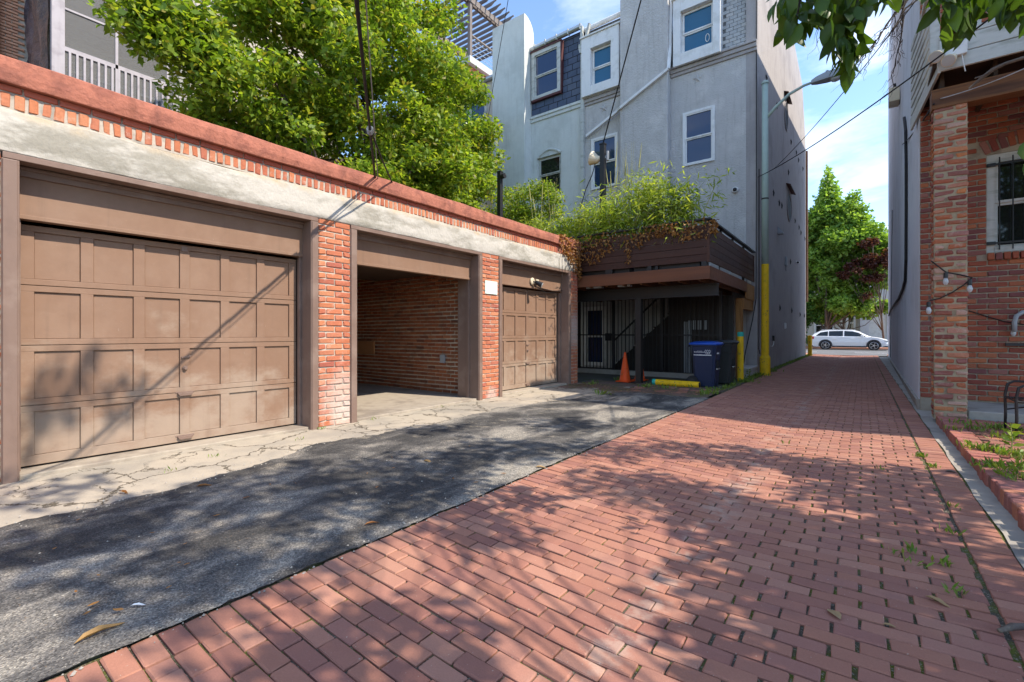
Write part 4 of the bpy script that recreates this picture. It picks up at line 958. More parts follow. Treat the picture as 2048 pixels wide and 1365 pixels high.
for k in range(9): x = sx0 + .1 + k*.3; m_.bar((x, 13.68, .2 + (x - sx0)*.92), (x, 13.68, .95 + (x - sx0)*.92), .02, .02)
m_.build('railing', mt['black'], stn)
ps = thing('wood_partition', 'dark plank partition with grey strips standing for light through its gaps behind the blue bin', 'partition', (-3.6, 13.3, 0))
for k in range(11):
    x = -4.4 + k*.155
    MB().box(x, x + .148, 13.2, 13.23, 0, 2.2).build('plank', mt['steel'], ps)
for (a, b) in ((1368, 1375), (1377, 1382.5)):
    q0 = onY(a, 700, 13.15).x; q1 = onY(b, 700, 13.15).x; MB().box(q0, q1, 13.14, 13.17, .02, 1.52).build('gap_light_strip', mt['greymetal'], ps)  # upright grey strips stand in for light showing through a gap
for (a, b) in ((1376.5, 1383), (1386, 1392), (1395.5, 1403), (1409, 1414)):
    q0 = onY(a, 648, 13.15).x; q1 = onY(b, 648, 13.15).x; MB().box(q0, q1, 13.136, 13.139, 1.30, 1.55).build('gap_light_patch', mt['greymetal'], ps)  # row of grey squares, also light through the gap built as solid pieces
# clutter: cones, bollards, bins
def cone(x, y, lab, s=1.0):
    t_ = thing('traffic_cone', lab, 'cone', (x, y, 0), 'orange cones under the deck')
    m2 = MB(); m2.lathe((x, y, .03), [(.145*s, 0), (.135*s, .02), (.03*s, .66*s), (.026*s, .70*s), (.016*s, .70*s)], 24); m2.build('cone', mt['orange'], t_, smooth=True)
    m2 = MB(); m2.box(x - .18*s, x + .18*s, y - .18*s, y + .18*s, 0.004, .03); m2.build('base', mt['orange'], t_, bevel=.012)
p = gnd(1250, 764); cone(p.x, p.y, 'orange traffic cone standing clear to the left of the steel post')
p = gnd(1279.5, 761.5); cone(p.x, p.y, 'orange traffic cone half hidden behind the steel post', .95)
def bollard(p, r, h, lab, teal=False):
    t_ = thing('bollard', lab, 'bollard', (p.x, p.y, 0))
    MB().lathe((p.x, p.y, -.05), [(r, 0), (r, h + .05 - (.1 if teal else 0))], 24).build('pipe', mt['yellow'], t_)
    if teal: MB().lathe((p.x, p.y, h - .1), [(r*1.01, 0), (r*1.01, .1), (r*.8, .115)], 24).build('band', mt['teal'], t_)
    else: MB().lathe((p.x, p.y, h), [(r, 0), (r*.85, .03), (r*.4, .05)], 24).build('cap', mt['yellow'], t_)
p = gnd(1481, 762); bollard(p, .075, 1.22, 'slim yellow bollard with teal top beside the bins', True)
p = gnd(1620, 712); bollard(p, .10, 1.05, 'short yellow bollard at the far corner of the grey wall')
t_ = thing('fallen_bollard', 'yellow pipe bollard with teal end lying on the ground before the blue bin', 'bollard', (-3.4, 10.75, 0))
a_ = gnd(1306, 770) + Vector((0, 0, .07)); b_ = gnd(1399, 777) + Vector((0, 0, .07)); dd = (b_ - a_).normalized()
MB().tube([a_ + dd*.08, b_], .07, 24).build('pipe', mt['yellow'], t_); MB().tube([a_, a_ + dd*.08], .071, 24).build('band', mt['teal'], t_)
MB().tube([b_ - dd*.02, b_ + dd*.002], .058, 20).build('hollow_end', mt['rubber'], t_)
def textmesh(s, size):
    cu = bpy.data.curves.new('txt', 'FONT'); cu.body = s; cu.size = size; cu.align_x = 'CENTER'; cu.extrude = .0006
    o = bpy.data.objects.new('txt', cu); C.objects.link(o); dg = bpy.context.evaluated_depsgraph_get(); me = bpy.data.meshes.new_from_object(o.evaluated_get(dg)); bpy.data.objects.remove(o); return me
def bin_(x0, y0, w, dep, h, body, lid, lab, logo=False):
    t_ = thing('wheeled_bin', lab, 'bin', (x0 + w/2, y0 + dep/2, 0))
    m2 = MB(); tp = .045; zs = [(.02, tp), (.3, tp*.6), (h*.72, tp*.15), (h*.74, 0), (h - .1, -.015), (h - .09, -.03), (h - .06, -.03)]
    rings = []
    for (z, ins) in zs:
        a, b, c, d = x0 + ins, x0 + w - ins, y0 + ins, y0 + dep - ins; q = .05
        rings.append([(a+q,c,z),(b-q,c,z),(b,c+q,z),(b,d-q,z),(b-q,d,z),(a+q,d,z),(a,d-q,z),(a,c+q,z)])
    for r_ in rings: m2.v += r_
    for i in range(len(rings)-1):
        for k in range(8): m2.f.append((i*8+k, i*8+(k+1)%8, (i+1)*8+(k+1)%8, (i+1)*8+k))
    m2.f += [tuple(range(8))[::-1], tuple(range((len(rings)-1)*8, len(rings)*8))]; bo = m2.build('body', body, t_)
    m2 = MB(); lx0, lx1, ly0, ly1 = x0 - .05, x0 + w + .05, y0 - .05, y0 + dep + .05; lr = []
    for (z, ins) in ((h - .062, 0), (h - .03, -.012), (h - .005, .02), (h + .015, .1), (h + .02, .2)):
        a, b, c, d = lx0 + ins, lx1 - ins, ly0 + ins, ly1 - ins; q = .06*(1 - ins); lr.append([(a+q,c,z),(b-q,c,z),(b,c+q,z),(b,d-q,z),(b-q,d,z),(a+q,d,z),(a,d-q,z),(a,c+q,z)])
    for r_ in lr: m2.v += r_
    for i in range(len(lr)-1):
        for k in range(8): m2.f.append((i*8+k, i*8+(k+1)%8, (i+1)*8+(k+1)%8, (i+1)*8+k))
    m2.f += [tuple(range(8))[::-1], tuple(range((len(lr)-1)*8, len(lr)*8))]; m2.build('lid', lid, t_, smooth=True)
    for yy in (y0 - .03, y0 + dep - .03):
        wo_ = MB(); wo_.lathe((x0 + .02, yy, .125), [(.06,0),(.125, .0), (.125, .055), (.06, .055)], 20, 'Y'); wl = wo_.build('wheel', mt['rubber'], t_)
        MB().lathe((x0 + .02, yy - .004, .125), [(.065, 0), (.065, .06)], 14, 'Y').build('hub', mt['bingrey'], wl)
    MB().tube([(x0 - .05, y0 + .06, h - .1), (x0 - .08, y0 + .06, h - .09), (x0 - .08, y0 + dep - .06, h - .09), (x0 - .05, y0 + dep - .06, h - .1)], .016, 8).build('handle', body, t_)
    m2 = MB(); m2.box(x0 + w - .03, x0 + w + .006, y0 + dep*.3, y0 + dep*.62, .42, .60); m2.build('grip_recess', mt['rubber'], t_); MB().box(x0 + w - .01, x0 + w + .022, y0 + dep*.26, y0 + dep*.64, .40, .42).build('grip_bar', mt['metal'], t_)
    if logo:
        yp = y0 - .006
        def pl(s_, size, xx, zz):
            me = textmesh(s_, size); o = link('lettering', me, mt['print'], t_); o.location = (xx, yp, zz); o.rotation_euler = (math.pi/2, 0, 0)
        pl('S.S.S.', .055, x0 + w*.36, .80); rb = random.Random(2)
        for (zz, xa, xb, hh) in ((.775, x0 + .06, x0 + w*.58, .016), (.705, x0 + .05, x0 + w*.86, .026)):
            bars = MB(); xx = xa
            while xx < xb: ww_ = rb.uniform(.008, .02); bars.box(xx, min(xx + ww_, xb), yp - .001, yp + .001, zz, zz + hh*rb.uniform(.75, 1)); xx += ww_ + .005
            bars.build('lettering', mt['print'], t_)
        lg = MB(); cx_, cz_ = x0 + w*.70, .80
        for k in range(6):
            a = k*math.pi/3; c1 = (cx_ + .042*math.cos(a), yp, cz_ + .042*math.sin(a))
            lg.tube([(c1[0] + .021*math.cos(u*math.pi/5), yp, c1[2] + .021*math.sin(u*math.pi/5)) for u in range(11)], .004, 5, False)
        lg.build('logo', mt['print'], t_)
        bars = MB(); xx = y0 + dep*.28
        while xx < y0 + dep*.62: ww_ = rb.uniform(.02, .032); bars.box(x0 + w + .0005, x0 + w + .003, xx, xx + ww_, .735, .775); xx += ww_ + .008
        bars.build('lettering', mt['print'], t_)
    return t_
p = gnd(1430, 777); bin_(p.x - .50, p.y, .50, .56, 1.0, mt['binblue'], mt['lidblue'], 'navy wheeled recycling bin with bright blue lid in front of the deck', True)
bin_(p.x - .42, p.y + .95, .55, .6, 1.02, mt['bingrey'], mt['bingrey'], 'charcoal wheeled bin behind the blue lidded bin')
p = gnd(1500, 757); t_ = thing('concrete_plinth', 'low grey concrete plinth with small box at the foot of the grey house', 'plinth', (p.x, p.y, 0))
MB().box(-2.98, -2.42, 13.9, 14.9, -.05, .20).build('block', mt['stucco'], t_, bevel=.015); MB().box(-2.98, -2.40, 13.88, 14.92, .20, .27).build('cap', mt['stucco'], t_, bevel=.012); MB().box(-2.85, -2.72, 14.0, 14.12, .27, .48).build('meter_box', mt['greymetal'], t_, bevel=.01)
# ------------------------------------------------------------------ street lamp on the pole
lp = thing('street_lamp', 'pale green lamp pole painted yellow below with arm over the alley', 'street lamp', (-2.24, 15.05, 0))
X0, Y0 = -2.24, 15.05
MB().lathe((X0, Y0, 3.18), [(.095, 0), (.08, 5.2)], 20).build('pole', mt['polegreen'], lp, smooth=True)
MB().lathe((X0, Y0, -.05), [(.14, 0), (.14, .55), (.115, .60), (.105, .62), (.098, 3.24)], 20).build('painted_base', mt['yellow'], lp)
MB().lathe((X0, Y0, 8.38), [(.1, 0), (.1, .05), (.06, .09)], 16).build('pole_cap', mt['polegreen'], lp)
MB().lathe((X0, Y0, 5.05), [(.095, 0), (.095, .04)], 16).build('band', mt['black'], lp)
m_ = MB(); m_.tube([(X0, Y0, 7.35), (X0 + .25, Y0, 7.62), (X0 + .6, Y0, 7.9), (X0 + .95, Y0, 8.03), (X0 + 1.2, Y0, 8.06)], [.045,.042,.04,.036,.034], 10); m_.build('arm', mt['polegreen'], lp, smooth=True)
hx = X0 + 1.12
m_ = MB(); rings = []
for (u, w, zt, zb) in ((0, .06, .05, -.05), (.12, .11, .10, -.06), (.35, .15, .15, -.065), (.6, .15, .155, -.06), (.78, .12, .11, -.05), (.86, .05, .05, -.03)):
    rings.append([(hx+u, Y0-w, 8.06+zb), (hx+u, Y0-w, 8.06+zb+.045), (hx+u, Y0-w*.6, 8.06+zt), (hx+u, Y0+w*.6, 8.06+zt), (hx+u, Y0+w, 8.06+zb+.045), (hx+u, Y0+w, 8.06+zb)])
for r_ in rings: m_.v += r_
for i in range(len(rings)-1):
    for k in range(6): m_.f.append((i*6+k, i*6+(k+1)%6, (i+1)*6+(k+1)%6, (i+1)*6+k))
m_.f += [tuple(range(6)), tuple(range((len(rings)-1)*6, len(rings)*6))]; m_.build('luminaire', mt['greymetal'], lp, bevel=.008)
m_ = MB(); m_.lathe((hx + .55, Y0, 7.98), [(.02, -.06), (.09, -.045), (.13, 0), (.13, .02)], 16); m_.build('lens', mt['clear'], lp, smooth=True)
MB().lathe((hx + .36, Y0, 8.2), [(.035, 0), (.035, .06)], 10).build('photocell', mt['greymetal'], lp)
# ------------------------------------------------------------------ overhead wires
def wire(name, lab, a, b, r, sag=.15, n=18, group=None, mat=None):
    a = Vector(a); b = Vector(b); pts = [a.lerp(b, k/n) - Vector((0, 0, sag*4*(k/n)*(1-k/n))) for k in range(n+1)]
    o = MB().tube(pts, r, 6).build(name, mat or mt['cable'], smooth=True); return tag(o, lab, 'cable', group)
A = Vector((-5.44, 4.02, 3.36)); B = ray(712, 0, 3.5); B2 = A + (B - A)*3.4
wire('service_cable', 'thick black service cable dropping onto the garage roof edge', A, B2, .016, .0)
wire('service_cable', 'thin grey wire beside the thick cable above the garage coping', A + Vector((.02, .03, 0)), B2 + Vector((.12, .1, .1)), .006, .02, mat=mt['greymetal'])
A3 = onX(786, 367, -5.46); mid = A + (B - A)*.42
m_ = MB(); m_.tube([Vector((-5.46, A3.y, 3.37)), mid.lerp(Vector((-5.46, A3.y, 3.37)), .5) - Vector((0,0,.02)), mid, B2 + Vector((0, .06, .12))], .011, 6); tag(m_.build('service_cable', mt['cable']), 'second black cable splitting off and landing further along the garage coping', 'cable')
m_ = MB()
for k in range(5): c_ = mid + (A - B).normalized()*(.02*k); m_.tube([c_ + Vector((.03*math.cos(u), .02*math.cos(u), .03*math.sin(u))) for u in [i*.7 for i in range(10)]], .005, 5)
tag(m_.build('cable_tie', mt['greymetal']), 'coiled grey wire tie holding the cables above the garage', 'cable tie')
pt = Vector((onY(1206, 300, DY + .35).x, DY + .35, 5.81)); B = ray(1283, -10, 9.0)
wire('service_cable', 'black cable rising from the post in the bamboo across the grey facade', pt, pt + (B - pt)*5, .014, .1)
q = onY(976, 235, 13.6); B = ray(1017, -6, 14.0); wire('service_cable', 'thin black cable crossing in front of the white chimney', q - (B - q)*.12, q + (B - q)*5, .010, .05)
A = Vector((SX + .01, FY + .05, onX(1517, 357, SX).z)); B = ray(2075, -35, 4.4); wire('alley_cable', 'black cable strung across the alley from the house corner past the terminal box', A, B, .011, .14)
a2 = A.lerp(B, .16); B = ray(1848, -20, 6.0); wire('alley_cable', 'thin upper cable forking off above the alley towards the balcony', a2 - Vector((0,0,.07)), B, .007, .12)
# ------------------------------------------------------------------ right hand house with brick pier and balcony
rng = random.Random(31); RY = 9.6
rh = thing('porch_pier_house', 'brick rowhouse on the right with white painted side wall, brick pier and balcony', 'house', (3, 15, 0))
side = [(.71, RY + .02), (1.03, 30.0)]
def sidex(y): return .71 + (1.03 - .71)*(y - RY)/(30 - RY)
# painted side wall: lower rear wing, then the main block with a rising roof
m_ = MB()
def sidebox(y0, y1, z0a, z1a, z1b, back=.3):
    xa, xb = sidex(y0), sidex(y1)
    m_.add([(xa,y0,z0a),(xb,y1,z0a),(xb+back,y1,z0a),(xa+back,y0,z0a),(xa,y0,z1a),(xb,y1,z1b),(xb+back,y1,z1b),(xa+back,y0,z1a)], [(0,3,2,1),(4,5,6,7),(0,1,5,4),(1,2,6,5),(2,3,7,6),(3,0,4,7)])
sidebox(RY + .11, 11.0, .0, 7.6, 7.6); sidebox(11.0, 14.5, .0, 9.4, 9.4); sidebox(14.5, 30, .0, 12.9, 15.0); m_.build('side_wall', mt['lavwall'], rh)
m_ = MB(); m_.add([(.70,RY+.1,-.05),(.99,30,-.05),(1.2,30,-.05),(1.2,RY+.1,-.05),(.70-.03,RY+.1,.16),(.995,30,.05),(1.2,30,.05),(1.2,RY+.1,.16)], [(0,3,2,1),(4,5,6,7),(0,1,5,4),(1,2,6,5),(2,3,7,6),(3,0,4,7)]); m_.build('foundation', mt['concrete'], rh)
m_ = MB(); m_.box(1.05, 9, RY + .3, 11.0, 0, 7.55); m_.box(1.1, 9, 11.0, 14.5, 0, 9.35); m_.box(1.35, 9, 14.5, 30, 0, 12.8); m_.build('core', mt['wbrick'], rh)
# rear wall with window opening
wx0, wx1, wz0, wz1 = 1.45, 2.50, 2.38, 3.81
m_ = MB(); wall_with_holes(m_, .72, 9, .0, 7.6, RY + .012, RY + .3, [(wx0, wx1, wz0, wz1), (1.75, 3.0, 4.95, 7.1)]); m_.build('rear_wall', mt['wall_mortar'], rh)
sp = []; CHH = .0795; z = .2; r = 0
while z < 7.5:
    x = .715; first = .105 if r % 2 else .21
    while x < 4.2:
        L = first; first = .212; a, b = x, x + L
        arch = wx0 - .12 < (a+b)/2 < wx1 + .12 and wz1 - .01 < z + CHH/2 < wz1 + .27 - .1*abs((a+b)/2 - (wx0+wx1)/2)
        sill = wx0 - .02 < (a+b)/2 < wx1 + .02 and wz0 - .12 < z + CHH/2 < wz0
        if a < wx0 < b and wz0 - .12 < z + CHH/2 < wz1: b = wx0
        if a < wx1 < b and wz0 - .12 < z + CHH/2 < wz1: a = wx1
        hole = (wx0 - .001 < (a+b)/2 < wx1 + .001 and wz0 < z + CHH/2 < wz1) or (1.75 < (a+b)/2 < 3.0 and 4.95 < z + CHH/2 < 7.1)
        if not (arch or sill or hole) and b - a > .03:
            sp.append((Vector(((a+b)/2, RY + .045 + rng.uniform(-.003, .004), z + CHH/2)), (b - a - .014, .1, CHH - .016), rng.uniform(-.01, .01), rng.uniform(-.012, .012)))
        x += L
    z += CHH; r += 1
for k in range(13):   # segmental arch of bricks on edge
    u = (k + .5)/13; x = wx0 - .06 + (wx1 - wx0 + .12)*u; sp.append((Vector((x, RY + .043, wz1 + .10 + .10*math.sin(math.pi*u))), (.072, .1, .2), 0, (u - .5)*.75))
for k in range(13): sp.append((Vector((wx0 + .04 + k*.082, RY + .02, wz0 - .065)), (.068, .14, .10), 0, 0))
pieces(rh, 'brick', sp, mt['wbrick'], 170, .007, .003, 'wall_bricks')
ww = window(rh, wx0 + .002, wx1 - .002, wz0 + .002, wz1 - .002, RY + .06, .085, .1, mt['offwhite'], mt['darkglass'], .5, .03, .035)
for k in range(7): MB().tube([(wx0 + .13 + k*.135, RY + .0, wz0 + .03), (wx0 + .13 + k*.135, RY + .0, wz1 - .06)], .008, 6).build('security_bar', mt['black'], ww)
for z in (wz0 + .13, wz1 - .16): MB().box(wx0 - .0, wx1 + .0, RY - .012, RY + .008, z - .012, z + .012).build('security_rail', mt['black'], ww)
for z in (wz0 + .13, wz1 - .16): MB().box(wx0 + .0, wx0 + .09, RY - .015, RY + .03, z - .022, z + .022).build('bar_bracket', mt['black'], ww)
uw = window(rh, 1.76, 2.99, 4.96, 7.09, RY + .06, .10, .1, mt['white'], mt['darkglass'], .5, .04, .04)
MB().box(1.95, 2.8, RY + .12, RY + .13, 5.0, 7.0).build('curtain', mt['curtain'], uw)
# pier of salvaged brick
sp = []; pxa, pxb, pya, pyb = .757, 1.10, 8.37, 8.72; core = MB(); core.box(pxa + .012, pxb - .012, pya + .012, pyb - .012, .05, 4.2); core.build('pier_core', mt['mortar_tan'], rh)
z = .08; r = 0
while z < 4.18:
    w = pxb - pxa; j = lambda: rng.uniform(-.004, .004); zc = z + CHH/2
    cells = [(pxa, pxa + w*.62), (pxa + w*.62, pxb)] if r % 2 else [(pxa, pxa + w*.36), (pxa + w*.36, pxb)]
    for (a, b) in cells:
        L = b - a - .016 - rng.choice([0, 0, .008, .02]); hh = CHH - .017 - rng.choice([0, 0, .004])
        sp.append((Vector(((a+b)/2 + j(), pya + .05 + j(), zc + j()*.6)), (L, .1, hh), rng.uniform(-.02, .02), rng.uniform(-.03, .03)))
        sp.append((Vector(((a+b)/2 + j(), pyb - .05, zc)), (L, .1, hh), 0, 0))
    sp.append((Vector((pxa + .05 + j(), (pya + pyb)/2, zc)), (.1, .13, CHH - .016), 0, 0)); sp.append((Vector((pxb - .05, (pya + pyb)/2, zc)), (.1, .13, CHH - .016), 0, 0))
    z += CHH; r += 1
pieces(rh, 'pier_brick', sp, mt['pbrick'], 120, .012, .007, 'pier_bricks')
MB().box(1.10, 6, 8.42, RY, .0, .19).build('porch_slab', mt['concrete'], rh, bevel=.012)
# balcony
MB().box(.74, 6.5, 8.36, 8.58, 4.2, 4.46).build('beam', mt['beamwood'], rh, bevel=.006)
for k in range(9): x = .85 + k*.5; MB().box(x - .02, x + .02, 8.4, RY, 4.462, 4.68).build('joist', mt['darkwood'], rh)
MB().box(.74, 6.5, 8.25, RY, 4.70, 4.76).build('balcony_floor', mt['darkwood'], rh)
for (a, b) in ((4.62, 4.80), (4.81, 5.02), (5.03, 5.10)): MB().box(.80, 6.5, 8.20, 8.24, a, b).build('fascia_board', mt['offwhite'], rh, bevel=.004)
MB().bar((.80, 8.2, 4.70), (.655, 10.25, 4.70), .03, .2).build('side_fascia', mt['offwhite'], rh, bevel=.004)
for k in range(9): z = 4.84 + k*.135; MB().bar((.80, 8.22, z + .05), (.655, 10.25, z + .05), .02, .095).build('rail_slat', mt['offwhite'], rh, bevel=.003)
for (x, y) in ((.76, 8.27), (3.2, 8.27)): MB().box(x - .05, x + .05, y - .05, y + .05, 4.76, 6.0).build('rail_post', mt['offwhite'], rh, bevel=.005)
MB().box(.70, .80, 8.25, RY, 5.93, 5.98).build('top_rail', mt['offwhite'], rh); MB().box(.80, 6.5, 8.22, 8.32, 5.93, 5.98).build('top_rail', mt['offwhite'], rh)
for k in range(38): x = .92 + k*.13; MB().box(x - .018, x + .018, 8.25, 8.285, 5.10, 5.93).build('baluster', mt['offwhite'], rh)
# flood lamps on the balcony corner
fl = thing('flood_lamp', 'twin round flood lamps on the white corner of the balcony', 'lamp', (.95, 8.18, 4.9))
p = onY(1906, 108, 8.19)
MB().box(p.x - .09, p.x + .13, 8.14, 8.20, p.z - .05, p.z + .12).build('base', mt['white'], fl, bevel=.01)
for (dx_, dz) in ((-.12, .03), (.0, -.06)):
    c_ = Vector((p.x + dx_, 8.14, p.z + dz)); m_ = MB(); m_.tube([c_ + Vector((0, .03, .03)), c_, c_ + Vector((-.04, -.06, -.05)), c_ + Vector((-.06, -.10, -.08))], [.03, .035, .065, .075], 16); m_.build('lamp_head', mt['cream_plastic'], fl)
    m_ = MB(); m_.tube([c_ + Vector((-.06, -.10, -.08)), c_ + Vector((-.063, -.106, -.085))], .066, 16); m_.build('lens', mt['clear'], fl)
m_ = MB(); m_.tube([(p.x + .08, 8.16, p.z - .05), (p.x + .09, 8.15, p.z - .16), (p.x + .11, 8.15, p.z - .28)], .006, 6); m_.build('cord', mt['white'], fl)
# conduit and cables on the painted wall
def onside(x, y):
    p = onX(x, y, .8)
    for _ in range(6): p = onX(x, y, sidex(p.y))
    return p
m_ = MB(); pts = [onside(*q) for q in ((1812, 235), (1815, 262), (1816, 330), (1816, 420), (1815.5, 520), (1814, 560), (1809, 578), (1800, 598), (1792, 608), (1783, 620), (1779, 632))]
m_.tube([q - Vector((.03, 0, 0)) for q in pts], .028, 8); m_.build('conduit', mt['cable'], rh)
m_ = MB(); m_.tube([onside(*q) - Vector((.02, 0, 0)) for q in ((1786, 420), (1784, 560), (1783, 640), (1782, 715))], .015, 6); m_.build('conduit', mt['greymetal'], rh)
p = onside(1800, 195); tb = thing('terminal_box', 'pale terminal box high on the white painted side wall', 'box', p)
MB().box(p.x - .24, p.x - .02, p.y - .3, p.y + .2, p.z - .17, p.z + .2).build('case', mt['cream_plastic'], tb, bevel=.01)
for k in range(3): MB().box(p.x - .246, p.x - .242, p.y - .26 + k*.14, p.y - .17 + k*.14, p.z - .15, p.z - .05).build('slot', mt['black'], tb)
MB().box(p.x - .1, p.x + .0, p.y + .2, p.y + .26, p.z - .1, p.z + .3).build('bracket', mt['greymetal'], tb)
MB().tube([(p.x - .1, p.y - .1, p.z + .2), (p.x - .12, p.y - .12, p.z + .36)], .03, 8).build('cable_entry', mt['black'], tb)
# small crooked wires on the beam
wire('porch_wire', 'thin pale wire with clamp running along the porch beam', onY(1880, 198, 8.33), onY(2070, 128, 8.1), .006, .03, mat=mt['metal'])
wire('porch_cable', 'black cable slanting from balcony corner down the painted wall', onY(1868, 208, 8.3), onside(1811, 288) - Vector((.05, 0, 0)), .011, .05)
m_ = MB(); m_.tube([onY(1938, 178, 8.15), onY(1962, 158, 8.12), onY(1985, 140, 8.1), onY(2010, 128, 8.1), onY(2060, 112, 8.1)], [.012, .022, .024, .02, .02], 8); m_.tube([onY(1985, 140, 8.1), onY(1965, 152, 8.05), onY(1950, 157, 8.0)], .008, 6)
tag(m_.build('dead_branch', mt['bark']), 'bare broken branch resting under the balcony edge', 'branch')
# string lights
sl = thing('string_lights', 'black cord of string lights with clear bulbs looped round the brick pier', 'string lights', onY(1900, 570, 8.33))
m_ = MB(); path = [onY(a, b, 8.345) for a, b in ((1862, 522), (1875, 532), (1892, 545), (1920, 550), (1945, 556))]; m_.tube(path, .008, 6); m_.build('cord', mt['cable'], sl); m_ = MB()
path2 = [onY(a, b, 8.345) for a, b in ((1943, 557), (1928, 570), (1905, 585), (1880, 597), (1858, 602))]; m_.tube(path2, .008, 6); m_.build('cord', mt['cable'], sl); m_ = MB()
m_.tube([onY(1938, 622, RY - .01), onY(1975, 634, RY - .01), onY(2010, 644, RY - .01), onY(2050, 650, RY - .01)], .008, 6); m_.build('cord', mt['cable'], sl)
for (a, b, yy) in ((1891, 546, 8.33), (1939, 560, 8.33), (1857, 604, 8.33), (2026, 650, RY - .03)):
    q = onY(a, b, yy); MB().lathe((q.x, q.y - .02, q.z - .07), [(.022, .07), (.024, .0), (.018, 0)], 12).build('socket', mt['black'], sl)
    MB().lathe((q.x, q.y - .02, q.z - .07), [(.016, 0), (.028, -.035), (.03, -.06), (.018, -.09), (.004, -.10)], 14).build('bulb', mt['clear'], sl, smooth=True)
q = onY(2034, 640, RY); sg = thing('wall_pipe', 'bent grey metal pipe fixed to the brick wall at the right edge', 'pipe', q)
m_ = MB(); m_.tube([onY(2029, 664, RY - .08), onY(2029, 645, RY - .08), onY(2033, 632, RY - .08), onY(2045, 625, RY - .08), onY(2060, 624, RY - .02)], .028, 10); m_.build('pipe', mt['greymetal'], sg, smooth=True)
MB().box(q.x - .12, q.x + .2, RY - .06, RY + .0, 1.02, 1.06).build('bracket', mt['black'], sg)
# patio chair
c0 = gnd(2010, 860, .095); cx, cy = c0.x, c0.y
pc = thing('patio_chair', 'black wrought iron patio chair cut off by the right edge', 'chair', (cx + .25, cy - .2, .09))
for (x, y) in ((cx, cy), (cx, cy - .48)):
    MB().tube([(x, y, .093), (x + .005, y, .3), (x, y, .5), (x + .02, y, .62), (x + .07, y, .655), (x + .46, y, .66)], .013, 8).build('front_leg', mt['black'], pc, smooth=True)
for (x, y) in ((cx + .46, cy), (cx + .46, cy - .48)):
    MB().tube([(x + .06, y, .093), (x, y, .45), (x + .03, y, .75), (x + .10, y, 1.0)], .013, 8).build('back_leg', mt['black'], pc, smooth=True)
m_ = MB(); m_.tube([(cx + .01, cy, .47), (cx + .01, cy - .48, .47), (cx + .47, cy - .48, .45), (cx + .47, cy, .45), (cx + .01, cy, .47)], .012, 6)
for k in range(8): m_.bar((cx + .02 + k*.06, cy, .465), (cx + .02 + k*.06, cy - .48, .465), .035, .004)
m_.build('seat', mt['black'], pc)
m_ = MB(); m_.tube([(cx + .56, cy, 1.0), (cx + .57, cy - .24, 1.03), (cx + .56, cy - .48, 1.0)], .013, 6)
for k in range(7): m_.bar((cx + .475, cy - .06*k - .06, .5), (cx + .56, cy - .06*k - .06, 1.01), .02, .006)
m_.build('backrest', mt['black'], pc)
MB().tube([(cx + .005, cy, .33), (cx + .2, cy, .38), (cx + .46, cy, .42)], .009, 6).build('brace', mt['black'], pc)
